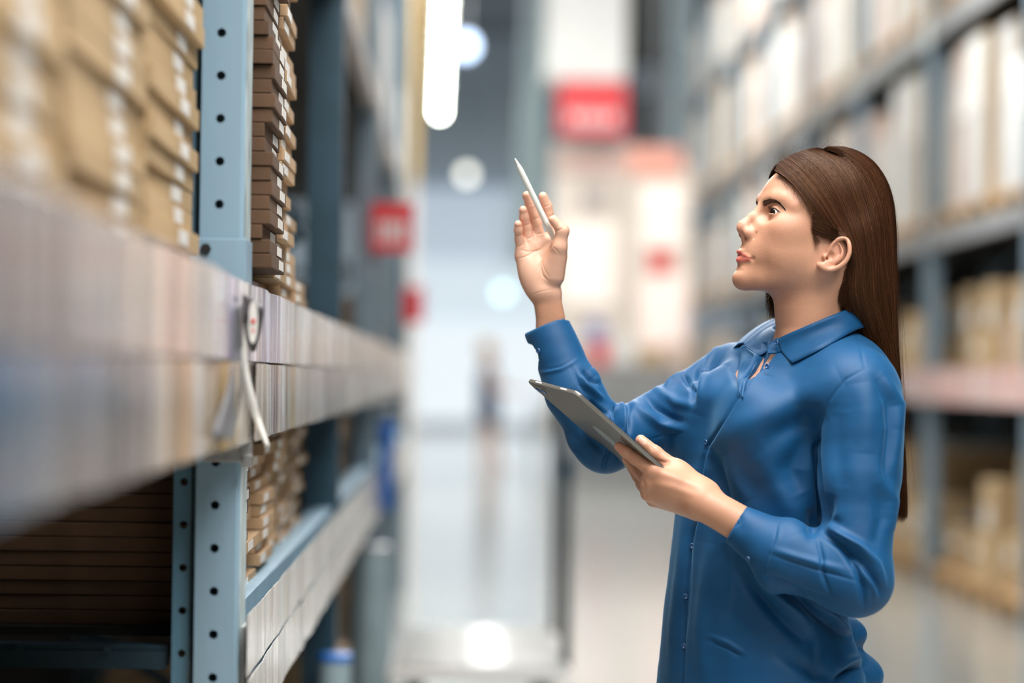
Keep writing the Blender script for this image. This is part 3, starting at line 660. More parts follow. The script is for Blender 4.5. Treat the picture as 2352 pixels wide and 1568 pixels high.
def far_person():
    X0 = P(1122, 865, 33)[0]; e = empty('person', (X0, 33, 0), 'distant shopper in navy clothes with light hair pushing a cart', 'person')
    o = np.array([X0, 33, 0])
    def mk(name, f, lo, hi, m, dx=.012):
        V, F = surface_nets(f, np.array(lo), np.array(hi), dx); return np_mesh(name, V, F, m, e)
    def bodyf(p):
        d = ell(p, (0, 0, 1.60), (.10, .085, .12)); d = smin(d, cap(p, (0, 0, 1.5), (0, 0, 1.38), .05, .06), .03)
        d = smin(d, ell(p, (0, 0, 1.18), (.13, .18, .28)), .06); d = smin(d, ell(p, (0, 0, .92), (.13, .17, .14)), .06)
        for s, st in ((1, .12), (-1, -.10)):
            d = smin(d, poly(p, [(0, s*.09, .88), (st*.5+.03, s*.09, .48), (st, s*.09, .08), (st+.14, s*.09, .04)], [.085, .055, .04, .035]), .03)
            d = smin(d, poly(p, [(0, s*.19, 1.36), (.10, s*.22, 1.10), (.34, s*.20, 1.05), (.42, s*.19, 1.05)], [.05, .042, .034, .035]), .03)
        return d
    sk = M['skin'] if 'skin' in M else M['cream']
    mk('body', bodyf, (-.3, -.35, 0), (.6, .35, 1.78), M['farskin'])
    mk('clothing', lambda p: smax(smin(smin(ell(p, (0, 0, 1.16), (.15, .20, .30)), ell(p, (0, 0, .80), (.16, .20, .28)), .05), poly(p, [(0, .19, 1.36), (.07, .22, 1.16)], [.065, .06]), .03), .52-p[:, 2], .01), (-.3, -.35, .4), (.4, .35, 1.5), M['farnavy'])
    mk('hair', lambda p: smax(ell(p, (-.02, 0, 1.63), (.125, .11, .14)), -ell(p, (.12, 0, 1.58), (.08, .12, .12)), .02), (-.25, -.2, 1.4), (.2, .2, 1.85), M['farhair'])
    t = empty('shopping_cart', (X0+1.02, 33, 0), 'grey shopping cart loaded with pale parcels, pushed by the distant shopper', 'shopping cart')
    b = MB(); 
    for z in (.45, .6, .75, .95): b.tube([(-.42, -.28, z), (.45, -.25, z), (.45, .25, z), (-.42, .28, z), (-.42, -.28, z)], .012, 6)
    for x in (-.4, -.2, 0, .2, .42): b.tube([(x, -.27, .45), (x, -.27, .95)], .01, 6); b.tube([(x, .27, .45), (x, .27, .95)], .01, 6)
    b.build('basket', M['zinc'], t); MB().tube([(-.50, -.27, 1.04), (-.50, .27, 1.04)], .02, 8).build('handle', M['red'], t)
    for x in (-.4, .42):
        for y in (-.22, .22): MB().tube([(x, y, .45), (x, y, .0)], .03, 6).build('leg', M['zinc'], t)

    q = MB().box(-.30, .30, -.2, .2, 0, .42).build('parcel', M['card_white'], None, bevel=.02); q.location = (X0+1.02, 33, .475); tag(q, 'white parcel riding in the distant shopping cart', 'parcel')
# ================================================================== organic modelling kit (smooth unions meshed by surface nets)
def smin(a, b, k):
    h = np.maximum(k-np.abs(a-b), 0)/k
    return np.minimum(a, b)-h*h*k*.25
def smax(a, b, k): return -smin(-a, -b, k)
def rotm(ax, deg):
    return np.array(Matrix.Rotation(math.radians(deg), 3, ax))
def ell(p, c, r, R=None):
    q = p-np.array(c, float)
    if R is not None: q = q @ R                    # R columns = local axes
    r = np.array(r, float); k0 = np.linalg.norm(q/r, axis=1); k1 = np.linalg.norm(q/(r*r), axis=1)
    return k0*(k0-1)/np.maximum(k1, 1e-9)
def cap(p, a, b, ra, rb):
    a = np.array(a, float); b = np.array(b, float); ab = b-a; L2 = ab@ab+1e-12
    t = np.clip(((p-a)@ab)/L2, 0, 1)
    return np.linalg.norm(p-a-t[:, None]*ab, axis=1)-(ra+(rb-ra)*t)
def poly(p, pts, rs, k=None):
    d = None
    if np.isscalar(rs): rs = [rs]*len(pts)
    for i in range(len(pts)-1):
        e = cap(p, pts[i], pts[i+1], rs[i], rs[i+1])
        d = e if d is None else (np.minimum(d, e) if not k else smin(d, e, k))
    return d
def spline(pts, n):
    """Catmull-Rom through pts -> n points"""
    pts = np.array(pts, float); m = len(pts); q = np.vstack([2*pts[0]-pts[1], pts, 2*pts[-1]-pts[-2]])
    u = np.linspace(0, m-1-1e-9, n); i = u.astype(int); t = (u-i)[:, None]
    a, b, c, d = q[i], q[i+1], q[i+2], q[i+3]
    return .5*((2*b)+(-a+c)*t+(2*a-5*b+4*c-d)*t*t+(-a+3*b-3*c+d)*t**3)
def surface_nets(f, lo, hi, dx, B=12, slack=1.6):
    lo = np.array(lo, float); hi = np.array(hi, float)
    nb = np.ceil((hi-lo)/(dx*B)).astype(int)
    bi = np.stack(np.meshgrid(*[np.arange(n) for n in nb], indexing='ij'), -1).reshape(-1, 3)
    cen = lo+(bi+.5)*B*dx
    d = np.concatenate([f(cen[i:i+200000]) for i in range(0, len(cen), 200000)])
    bi = bi[np.abs(d) < B*dx*.87*slack]
    N = nb*B+2
    g = np.arange(B+1); G = np.stack(np.meshgrid(g, g, g, indexing='ij'), -1).reshape(-1, 3)
    vid = []; vpos = []; ED = [[], [], []]
    corners = [(i, j, k) for i in (0, 1) for j in (0, 1) for k in (0, 1)]
    edges = [(a, b) for a in range(8) for b in range(a+1, 8) if sum(abs(corners[a][q]-corners[b][q]) for q in range(3)) == 1]
    for s in range(0, len(bi), 150):
        blk = bi[s:s+150]; nbk = len(blk)
        pts = lo+((blk[:, None, :]*B)+G[None])*dx
        v = f(pts.reshape(-1, 3)).reshape(nbk, B+1, B+1, B+1)
        V8 = np.stack([v[:, i:i+B, j:j+B, k:k+B] for i, j, k in corners], -1)
        neg = V8 < 0; act = neg.any(-1) & ~neg.all(-1)
        b_, i_, j_, k_ = np.nonzero(act)
        if len(b_):
            vv = V8[b_, i_, j_, k_]; acc = np.zeros((len(b_), 3)); cnt = np.zeros(len(b_))
            for a, b in edges:
                m = (vv[:, a] < 0) != (vv[:, b] < 0)
                t = vv[m, a]/(vv[m, a]-vv[m, b]); ca = np.array(corners[a], float); cb = np.array(corners[b], float)
                acc[m] += ca+(cb-ca)*t[:, None]; cnt[m] += 1
            cell = blk[b_]*B+np.stack([i_, j_, k_], 1)
            vpos.append(lo+(cell+acc/cnt[:, None])*dx)
            vid.append((cell[:, 0]*N[1]+cell[:, 1])*N[2]+cell[:, 2])
        for ax in range(3):
            sl0 = v[:, :B, :B, :B]; sh = [slice(0, B)]*3; sh[ax] = slice(1, B+1); sl1 = v[(slice(None), *sh)]
            m = (sl0 < 0) != (sl1 < 0); b_, i_, j_, k_ = np.nonzero(m)
            if len(b_):
                cell = blk[b_]*B+np.stack([i_, j_, k_], 1); ED[ax].append((cell, sl0[b_, i_, j_, k_] < 0))
    vid = np.concatenate(vid); vpos = np.concatenate(vpos); o = np.argsort(vid); vid = vid[o]; vpos = vpos[o]
    F = []
    st = np.array([N[1]*N[2], N[2], 1])
    for ax in range(3):
        if not ED[ax]: continue
        cell = np.concatenate([c for c, _ in ED[ax]]); sg = np.concatenate([s for _, s in ED[ax]])
        u, w_ = [(1, 2), (2, 0), (0, 1)][ax]; base = cell @ st
        q = np.stack([base, base-st[u], base-st[u]-st[w_], base-st[w_]], 1)
        idx = np.searchsorted(vid, q); idx = np.clip(idx, 0, len(vid)-1); ok = (vid[idx] == q).all(1) & (cell[:, u] > 0) & (cell[:, w_] > 0)
        idx = idx[ok]; s_ = sg[ok]; idx[~s_] = idx[~s_][:, ::-1]; F.append(idx)
    return vpos, np.concatenate(F)
def relax(V, F, it=2, lam=.5):
    E = np.concatenate([F[:, [0, 1]], F[:, [1, 2]], F[:, [2, 3]], F[:, [3, 0]]]); E = np.concatenate([E, E[:, ::-1]])
    n = len(V); deg = np.bincount(E[:, 0], minlength=n)[:, None]
    for _ in range(it):
        A = np.stack([np.bincount(E[:, 0], weights=V[E[:, 1], k], minlength=n) for k in range(3)], 1)/np.maximum(deg, 1)
        V = V+lam*(A-V)
    return V
def vnormals(V, F):
    n = np.cross(V[F[:, 2]]-V[F[:, 0]], V[F[:, 3]]-V[F[:, 1]])
    N = np.zeros_like(V)
    for k in range(4):
        for c in range(3): N[:, c] += np.bincount(F[:, k], weights=n[:, c], minlength=len(V))
    return N/(np.linalg.norm(N, axis=1)[:, None]+1e-12)
def seg_dist2(px, py, pl):
    """distance in the drawing plane to a polyline, param along it and signed side"""
    best = np.full(len(px), 1e9); par = np.zeros(len(px)); sd = np.zeros(len(px)); L = np.r_[0, np.cumsum(np.linalg.norm(np.diff(pl, axis=0), axis=1))]
    for i in range(len(pl)-1):
        a = pl[i]; ab = pl[i+1]-a; l2 = ab@ab+1e-9
        t = np.clip(((px-a[0])*ab[0]+(py-a[1])*ab[1])/l2, 0, 1)
        dx = px-a[0]-t*ab[0]; dy = py-a[1]-t*ab[1]; d = np.hypot(dx, dy); m = d < best
        best[m] = d[m]; par[m] = ((L[i]+t*np.sqrt(l2))/L[-1])[m]; sd[m] = np.sign(ab[0]*dy-ab[1]*dx)[m]
    return best, par, sd
def vcol(o, name, arr):
    a = o.data.color_attributes.new(name, 'FLOAT_COLOR', 'POINT'); buf = np.ones((len(arr), 4), np.float32)
    buf[:, 0] = arr; buf[:, 1] = arr; buf[:, 2] = arr; a.data.foreach_set('color', buf.ravel())

def settle(V, F, f, it=2, scale=1., maxd=.004):
    """pull vertices back on to the exact surface along their normals"""
    for _ in range(it):
        N = vnormals(V, F); d = np.concatenate([f(V[i:i+200000]) for i in range(0, len(V), 200000)])
        V = V-N*np.clip(d, -maxd, maxd)[:, None]*.9
    return V
# ================================================================== THE WOMAN: head
PSI = math.radians(14); YH = 3.62                      # head yaw towards the viewer; distance of her mid line
O_H = P(1880, 560, YH)
FW = np.array([-math.cos(PSI), -math.sin(PSI), 0]); LB = np.array([math.sin(PSI), -math.cos(PSI), 0]); UP = np.array([0, 0, 1.])
HB = np.stack([FW, LB, UP], 1)                         # columns a (forward), b (her left), c (up)
CM = .01
def h2w(q): return O_H+(np.asarray(q, float)*CM) @ HB.T
def w2h(p): return ((p-O_H) @ HB)/CM
def AC(px, py, b=0.):
    """pixel -> (a,b,c) in cm of the point on that sight line lying b cm to her left of the mid plane"""
    d = P(px, py, 1.0)-CAM; t = (b*CM-(CAM-O_H) @ LB)/(d @ LB)
    return w2h(CAM+t*d)
def CR(x, y, b=0.): return AC(1640+x/3.266, 320+y/3.266, b)   # from the enlarged crop
EYE = AC(1786, 492, 3.1)
def Rac(deg):                                          # rotation in the a-c plane
    a = math.radians(deg); return np.array([[math.cos(a), 0, -math.sin(a)], [0, 1, 0], [math.sin(a), 0, math.cos(a)]])
R30 = Rac(28)
helix = [(862, 872), (868, 835), (888, 790), (920, 752), (960, 742), (998, 752), (1014, 790), (1016, 850), (994, 905), (955, 945), (905, 970), (858, 978), (815, 965), (795, 945)]
hb_ = [7.0, 7.4, 7.7, 7.9, 8.0, 8.2, 8.6, 8.8, 8.7, 8.4, 8.0, 7.7, 7.4, 7.2]
HEL = spline([CR(x, y, b) for (x, y), b in zip(helix, hb_)], 30)
HELR = np.interp(np.linspace(0, 1, 30), [0, .3, .6, .8, 1], [.18, .34, .34, .38, .46])
ahel = [(905, 930), (935, 905), (958, 870), (962, 830), (945, 792), (930, 775)]
AHE = spline([CR(x, y, b) for (x, y), b in zip(ahel, [7.7, 8.0, 8.2, 8.2, 8.0, 7.8])], 12)
TIP = CR(172, 668, 0)
def head_base(p):
    q = p.copy(); q[:, 1] = np.abs(q[:, 1])
    d = ell(q, (-.1, 0, 4.3), (8.9, 7.1, 8.6), R30)                                     # cranium
    d = smin(d, ell(q, (3.3, 0, 5.3), (5.6, 6.1, 5.2), R30), 2.0)                       # forehead
    d = smin(d, ell(q, (5.0, 0, 0.7), (6.15, 5.3, 5.6)), 2.2)                           # mid face
    d = smin(d, cap(q, (1.2, 5.0, -3.9), (9.6, 1.9, -5.5), 1.25, 1.25), 2.8)            # mandible
    d = smin(d, cap(q, (0.4, 5.6, -1.0), (1.2, 5.1, -3.9), 1.5, 1.3), 2.6)              # ramus
    d = smin(d, ell(q, (5.6, 3.0, -1.6), (4.6, 3.1, 3.9)), 2.6)                         # cheek
    d = smin(d, ell(q, (6.4, 4.5, 1.9), (2.6, 1.5, 1.7)), 2.2)                          # cheekbone
    d = smin(d, ell(q, (9.95, 0, -2.2), (2.55, 3.0, 3.0)), 1.6)                          # muzzle
    c = CR(143, 1046); d = smin(d, ell(q, c+[-1.75, 0, 0.05], (1.75, 2.0, 1.75)), 2.0)   # chin
    d = smin(d, ell(q, (6.4, 0, -4.9), (5.0, 3.9, 2.3), Rac(-4)), 1.6)                  # floor of the mouth
    d = smin(d, poly(q, [(8.3, .9, 6.2), (8.1, 2.6, 6.5), (7.2, 4.2, 6.1), (6.2, 5.2, 5.2)], [.5, .62, .6, .4]), 1.4)
    nk = poly(q, [(-2.5, 0, -1.5), (1.5, 0, -6.3), (1.5, 0, -9.5), (1.25, 0, -12.5), (.9, 0, -18.0)], [5.2, 5.4, 5.15, 5.1, 6.2])
    d = smin(d, nk, 2.2)
    d = smin(d, cap(q, (-2.6, 5.2, -3.5), (5.0, 1.6, -15.5), .85, .8), 1.8)
    return d
def onto(x, y, dep=0., f=head_base):
    """first skin point on the sight line of an enlarged-crop position, sunk by dep"""
    b = np.linspace(9.5, -1, 211); L0 = CR(x, y, 0.); L1 = CR(x, y, 9.)
    Q = L0+(L1-L0)*(b/9.)[:, None]; v = f(Q); i = np.argmax(v < 0)
    if v[i] >= 0: i = np.argmin(v)
    q = Q[i]; e = 1e-2; g = np.array([f((q+np.eye(3)[k]*e)[None])[0]-f((q-np.eye(3)[k]*e)[None])[0] for k in range(3)]); g /= np.linalg.norm(g)+1e-9
    return q-g*(dep+f(q[None])[0])
MCN = onto(286, 896, .02)
LIPU = spline([CR(166, 838, 0)+[-.40, 0, -.05], onto(178, 846, .30)*[1, 0, 1]+[0, .75, 0], onto(215, 862, .16), onto(255, 882, .10), MCN], 12)
LIPL = spline([CR(164, 905, 0)+[-.48, 0, .06], onto(172, 906, .34)*[1, 0, 1]+[0, .8, 0], onto(212, 908, .20), onto(252, 903, .12), MCN], 12)
LIPM = spline([CR(188, 873, 0)+[.3, 0, 0], onto(190, 874, -.1)*[1, 0, 1]+[0, .75, 0], onto(220, 882, -.22), onto(255, 891, -.16), onto(288, 898, -.0)], 12)
RU = np.interp(np.linspace(0, 1, 12), [0, .25, .7, 1], [.42, .46, .34, .08]); RL_ = np.interp(np.linspace(0, 1, 12), [0, .3, .75, 1], [.54, .52, .32, .08])
WG1, WG2, WG3 = onto(300, 650, .1), onto(318, 700, .05), onto(302, 742, .05)
WINGC = CR(266, 702, 1.12)
def head_sdf(p):
    q = p.copy(); q[:, 1] = np.abs(q[:, 1]); d = head_base(p)
    m = q[:, 0] > 4.2
    if m.any(): d[m] = face_part(q[m], d[m])
    m = (q[:, 1] > 4.5) & (np.abs(q[:, 0]+.7) < 5) & (np.abs(q[:, 2]+1.3) < 6)
    if m.any(): d[m] = ear_part(q[m], d[m])
    return d
def face_part(q, d):
    # socket
    d = smax(d, -ell(q, EYE+[1.75, -.5, .35], (1.35, 1.9, 1.15), R30), 1.3)
    # eyelids
    e = ell(q, EYE, (1.36, 1.38, 1.36))
    cut = ell((q-EYE) @ R30, (1.15, .20, -.04), (1.25, 1.48, .36))
    e = smax(e, -cut, .10)
    e = smax(e, -(np.linalg.norm(q-EYE, axis=1)-1.20), .04)
    d = smax(d, -(np.linalg.norm(q-EYE, axis=1)-1.26), .25)
    d = smin(d, e, .42)
    f = lambda v: EYE+R30 @ np.array(v)
    d = smax(d, -poly(q, [f((1.25, -.9, .70)), f((1.30, 0, .86)), f((1.0, .9, .76)), f((.5, 1.45, .40))], .04), .24)
    # nose
    n = poly(q, [CR(322, 520)+[-.72, 0, 0], CR(252, 585)+[-.76, 0, 0], TIP+[-1.0, 0, .55]], [.60, .66, .78], .5)
    n = smin(n, ell(q, TIP+[-1.05, 0, .03], (1.05, .92, .90)), .6)
    n = smin(n, ell(q, WINGC, (.88, .56, .74)), .70)                                    # wing
    n = smin(n, cap(q, TIP+[-.85, 0, -.50], CR(208, 752)+[-.40, 0, .1], .34, .42), .4)    # columella
    n = smin(n, cap(q, (9.6, 1.1, 1.9), (7.9, .9, 4.2), .8, .5), 1.0)
    d = smin(d, n, .85)
    d = smax(d, -ell(q, CR(232, 732, .55)+[.02, .0, -.02], (.46, .24, .34), Rac(35)), .20)  # nostril
    d = smax(d, -poly(q, [WG2, WG3], .02), .36)                                     # wing groove
    # lips
    d = smin(d, poly(q, LIPU, RU*.86), .42); d = smin(d, poly(q, LIPL, RL_*.84), .42)
    d = smax(d, -poly(q, LIPM, .03), .15)
    d = smax(d, -ell(q, MCN+[0, .15, 0], (.20, .20, .18)), .45)
    d = smax(d, -ell(q, CR(178, 800)+[.48, 0, .05], (.35, .22, .55)), .40)                # philtrum
    d = smax(d, -ell(q, CR(172, 968)+[1.0, 0, 0], (.95, 1.9, .36)), .9)                   # under the lower lip
    return d
def ear_part(q, d):
    er = ell(q, CR(918, 862, 7.35), (1.55, .42, 2.8), Rac(22))
    er = smin(er, poly(q, HEL, HELR), .28)
    er = smin(er, poly(q, AHE, [.15, .25, .3, .3, .28, .24, .2, .15, .12, .1, .1, .1]), .34)
    er = smin(er, ell(q, CR(832, 948, 7.5), (.66, .36, .62)), .4)                          # lobe
    er = smin(er, ell(q, CR(828, 880, 7.35), (.30, .36, .42)), .35)                        # tragus
    d = smin(d, er, .35)
    d = smax(d, -ell(q, CR(885, 872, 8.15), (.62, .95, .80), Rac(20)), .20)                # concha
    d = smax(d, -ell(q, CR(852, 892, 7.5), (.25, .9, .28)), .15)
    d = smax(d, -poly(q, [CR(905, 822, 8.25), CR(938, 780, 8.35), CR(975, 785, 8.5), CR(985, 850, 8.9), CR(965, 905, 8.8)], .10), .30)
    return d
def head_world(p): return head_sdf(w2h(p))*CM
lo = np.array([-11.5, -10, -18]); hi = np.array([14.5, 10.5, 14.5])
hV, hF = surface_nets(head_sdf, lo, hi, .125)
hV = relax(settle(relax(hV, hF, 3, .4), hF, head_sdf, 2, maxd=.05), hF, 3, .5)
qa = hV.copy(); qa[:, 1] = np.abs(qa[:, 1])
hVw = h2w(hV)
def crop_xy(V):
    x, y = proj(V); return (x-1640)*3.266, (y-320)*3.266
def inpoly(x, y, pts, soft):
    """soft inside test: 1 inside, 0 outside, over `soft` crop pixels"""
    pts = np.array(pts, float); d, _, _ = seg_dist2(x, y, np.vstack([pts, pts[:1]])); ins = np.zeros(len(x), bool); j = len(pts)-1
    for i in range(len(pts)):
        c = ((pts[i, 1] > y) != (pts[j, 1] > y)) & (x < (pts[j, 0]-pts[i, 0])*(y-pts[i, 1])/(pts[j, 1]-pts[i, 1]+1e-12)+pts[i, 0]); ins ^= c; j = i
    return np.clip(.5+np.where(ins, d, -d)/soft, 0, 1)
mir = hV.copy(); mir[:, 1] = np.abs(mir[:, 1]); cx_, cy_ = crop_xy(h2w(mir))
face = (hV[:, 0] > 6)
UL = [(150, 836), (168, 822), (186, 826), (214, 850), (252, 874), (296, 900), (252, 892), (222, 884), (190, 876), (170, 872), (150, 866)]
LLp = [(150, 880), (172, 876), (190, 878), (222, 886), (252, 894), (290, 902), (262, 912), (232, 918), (196, 922), (168, 924), (150, 912)]
h_lip = np.maximum(inpoly(cx_, cy_, UL, 8), inpoly(cx_, cy_, LLp, 8))*face
ql = (mir-EYE) @ R30
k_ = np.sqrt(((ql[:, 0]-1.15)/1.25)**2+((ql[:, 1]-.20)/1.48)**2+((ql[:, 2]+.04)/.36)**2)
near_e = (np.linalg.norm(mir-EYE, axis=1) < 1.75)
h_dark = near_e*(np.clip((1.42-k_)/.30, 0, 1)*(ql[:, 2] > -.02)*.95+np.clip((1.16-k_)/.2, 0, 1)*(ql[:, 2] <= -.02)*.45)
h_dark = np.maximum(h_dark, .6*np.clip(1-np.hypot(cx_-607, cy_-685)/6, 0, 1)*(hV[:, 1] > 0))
h_rosy = .55*np.exp(-(np.linalg.norm(mir-(TIP+[-.8, 0, 0]), axis=1)/1.5)**2)+.25*np.exp(-(np.linalg.norm(mir-onto(430, 720, 0), axis=1)/2.4)**2)+.35*np.exp(-(np.linalg.norm(mir-CR(915, 862, 7.5), axis=1)/2.6)**2)
def skin_mat():
    t = NT('skin'); b = t.b; v = t.coords((1, 1, 1))
    c = t.ramp(t.noise(v, 9, 4, .6), [(.3, (.52, .265, .165)), (.7, (.60, .318, .205))])
    def mixc(fac, base, col):
        m = t.n('ShaderNodeMix', data_type='RGBA'); t.l(fac, m.inputs['Factor']); t.l(base, m.inputs['A']); m.inputs['B'].default_value = (*col, 1); return m.outputs['Result']
    for nm, col in (('lip', (.52, .13, .10)), ('nail', (.80, .48, .38)), ('rosy', (.74, .36, .26)), ('crease', (.42, .19, .11)), ('dark', (.035, .016, .012)), ('palm', (.78, .47, .34))):
        a = t.n('ShaderNodeAttribute'); a.attribute_name = nm; c = mixc(a.outputs['Fac'], c, col)
    t.l(c, b.inputs['Base Color']); b.inputs['Roughness'].default_value = .46; b.inputs['Specular IOR Level'].default_value = .5
    b.inputs['Subsurface Weight'].default_value = .18; b.inputs['Subsurface Radius'].default_value = (1, .35, .18); b.inputs['Subsurface Scale'].default_value = .006
    t.bump(t.noise(v, 380, 4, .7), .22, .0015)
    return t.m
M['skin'] = skin_mat()
woman = empty('person', (P(1800, 865, 3.68)[0], 3.68, 0), 'woman in a blue shirt with long brown hair, raising a stylus and holding a tablet', 'person')
WOFF = np.array(woman.location)
def wmesh(name, V, F, m, parent=None):
    o = np_mesh(name, V-WOFF if parent is None else V-WOFF, F, m, parent or woman); return o
BODY = [(hVw, hF, {'lip': h_lip, 'dark': h_dark, 'rosy': h_rosy})]                     # pieces of the skin, joined below
# eyes
def ball(c, r, name, m, parent, ax, n=28):
    """sphere with pole along ax"""
    ax = np.array(ax, float); ax /= np.linalg.norm(ax); u = np.cross(ax, [0, 0, 1.]); u /= np.linalg.norm(u); v = np.cross(ax, u)
    V = []; th = np.linspace(0, PI, n)
    for t_ in th:
        for k in range(n): a = 2*PI*k/n; V.append(c+r*(math.cos(t_)*ax+math.sin(t_)*(math.cos(a)*u+math.sin(a)*v)))
    F = [(i*n+k, i*n+(k+1) % n, (i+1)*n+(k+1) % n, (i+1)*n+k) for i in range(n-1) for k in range(n)]
    return wmesh(name, np.array(V), np.array(F), m, parent)
M['sclera'] = mat('eye_white', (.72, .68, .64), .12, 0, .04, spec=.6, coat=.6)
M['iris'] = mat('dark_brown_iris', (.010, .005, .004), .25, 0, .2, 200, spec=.3)
EYES = []
def disc(c, r, ax, name, m, parent, bulge=.15, n=28):
    ax = np.array(ax, float); ax /= np.linalg.norm(ax); u = np.cross(ax, [0, 0, 1.]); u /= np.linalg.norm(u); v = np.cross(ax, u)
    V = [];
    for t_ in np.linspace(0, 1, 8):
        for k in range(n): a = 2*PI*k/n; V.append(c+ax*bulge*r*(1-t_*t_)+r*t_*(math.cos(a)*u+math.sin(a)*v))
    F = [(i*n+k, i*n+(k+1) % n, (i+1)*n+(k+1) % n, (i+1)*n+k) for i in range(7) for k in range(n)]
    return wmesh(name, np.array(V), np.array(F), m, parent)
# ------------------------------------------------------------------ hair
def hair_mat(name, c0, c1, c2):
    t = NT(name); b = t.b
    a = t.n('ShaderNodeAttribute'); a.attribute_name = 'tone'
    c = t.ramp(a.outputs['Fac'], [(0, c0), (.55, c1), (1, c2)]); t.l(c, b.inputs['Base Color'])
    b.inputs['Roughness'].default_value = .44; b.inputs['Specular IOR Level'].default_value = .28; b.inputs['Specular Tint'].default_value = (1, .72, .5, 1)
    return t.m
M['hair'] = hair_mat('brown_hair', (.018, .007, .004), (.062, .023, .010), (.22, .088, .036))
M['brow'] = mat('eyebrow_hair', (.022, .012, .009), .5, 0, .1)
SK_C = np.array([.2, 0, 4.3]); SK_R = np.array([9.35, 7.1, 8.6])
def skin_b(a, c, off):
    """b on the cranium ellipsoid grown by off; None beyond"""
    q = (np.array([a, 0, c])-SK_C) @ R30; r = SK_R+off
    s = 1-(q[0]/r[0])**2-(q[2]/r[2])**2
    return r[1]*math.sqrt(s) if s > 0 else 0.0
# guide strands on the side turned to the viewer: pixel path (enlarged crop) and b; None = rest on the skull
GU = [
 [(452, 236, 'S'), (520, 275, 'S'), (600, 350, 'S'), (672, 440, 'S'), (735, 540, 'S'), (790, 640, 'S'), (868, 706, 'S'), (950, 745, 8.0), (1010, 800, 7.2), (1012, 930, 6.0), (990, 1120, 4.9), (1020, 1300, 3.6), (1120, 1500, 2.2), (1240, 1800, 1.0), (1290, 2200, .4), (1290, 2600, -1.0), (1330, 2880, -1)],
 [(500, 160, 'S'), (600, 240, 'S'), (700, 350, 'S'), (790, 470, 'S'), (860, 580, 'S'), (925, 680, 'S'), (990, 745, 8.3), (1030, 830, 8.0), (1035, 960, 7.0), (1020, 1120, 6.2), (1062, 1290, 5.0), (1155, 1480, 3.4), (1268, 1800, 1.8), (1315, 2200, 1.0), (1345, 2600, .6), (1360, 2880, .5)],
 [(620, 95, 'S'), (740, 160, 'S'), (850, 270, 'S'), (935, 410, 'S'), (1000, 560, 'S'), (1050, 700, 8.3), (1085, 840, 8.2), (1100, 1000, 7.6), (1105, 1150, 6.9), (1145, 1300, 6.0), (1210, 1480, 4.4), (1298, 1800, 2.6), (1335, 2200, 1.6), (1375, 2600, 1.2), (1395, 2880, 1)],
 [(760, 62, 'S'), (900, 105, 'S'), (1010, 200, 'S'), (1095, 340, 'S'), (1150, 500, 'S'), (1190, 660, 7.2), (1210, 820, 7.0), (1220, 1000, 6.7), (1230, 1150, 6.2), (1255, 1300, 5.4), (1295, 1500, 4.2), (1335, 1800, 2.8), (1350, 2200, 2.0), (1400, 2600, 1.6), (1420, 2880, 1.4)],
 [(850, 55, .7), (1000, 85, 1.7), (1130, 165, 2.8), (1220, 290, 3.8), (1280, 440, 4.6), (1310, 620, 4.9), (1322, 820, 4.9), (1328, 1000, 4.7), (1335, 1150, 4.4), (1340, 1300, 4.0), (1350, 1500, 3.2), (1368, 1800, 2.2), (1395, 2200, 1.8), (1425, 2600, 1.5), (1440, 2860, 1.3)],
 [(900, 50, 0.0), (1040, 72, .05), (1180, 148, .1), (1275, 268, .2), (1335, 410, .3), (1364, 600, .5), (1370, 820, .8), (1370, 1000, 1.0), (1370, 1150, 1.2), (1372, 1300, 1), (1378, 1500, .8), (1395, 1800, .6), (1420, 2200, .5), (1440, 2600, .4), (1450, 2840, .3)]]
NS = 40
def guide_pts(g, off=.75):
    out = []
    for x, y, b in g:
        if b == 'S':
            bb = 3.0
            for _ in range(6):
                q = CR(x, y, bb); nb = skin_b(q[0], q[2], off); bb = .5*bb+.5*max(nb, .25)
            out.append(CR(x, y, bb))
        else: out.append(CR(x, y, b))
    q = (out[0]-SK_C)*[1, 0, 1]; l = q @ R30; k = 1/math.sqrt((l[0]/(SK_R[0]+off))**2+(l[2]/(SK_R[2]+off))**2)
    if abs(out[0][1]) > .6 and g[0][0] > 700: out.insert(0, SK_C+q*k+[0, -.15, 0])
    return spline(out, NS)
GS = np.stack([guide_pts(g) for g in GU])              # (6, NS, 3)
def hair_surface(nt):
    """interpolate guides -> (nt, NS, 3)"""
    t = np.linspace(0, 1, nt); out = np.zeros((nt, NS, 3))
    for j in range(NS): out[:, j] = spline(GS[:, j], nt)
    return out
HS = hair_surface(120)
HT = np.concatenate([HS, (HS[14:]*[1, -1, 1])[::-1]])        # near sheet, then mirrored far sheet
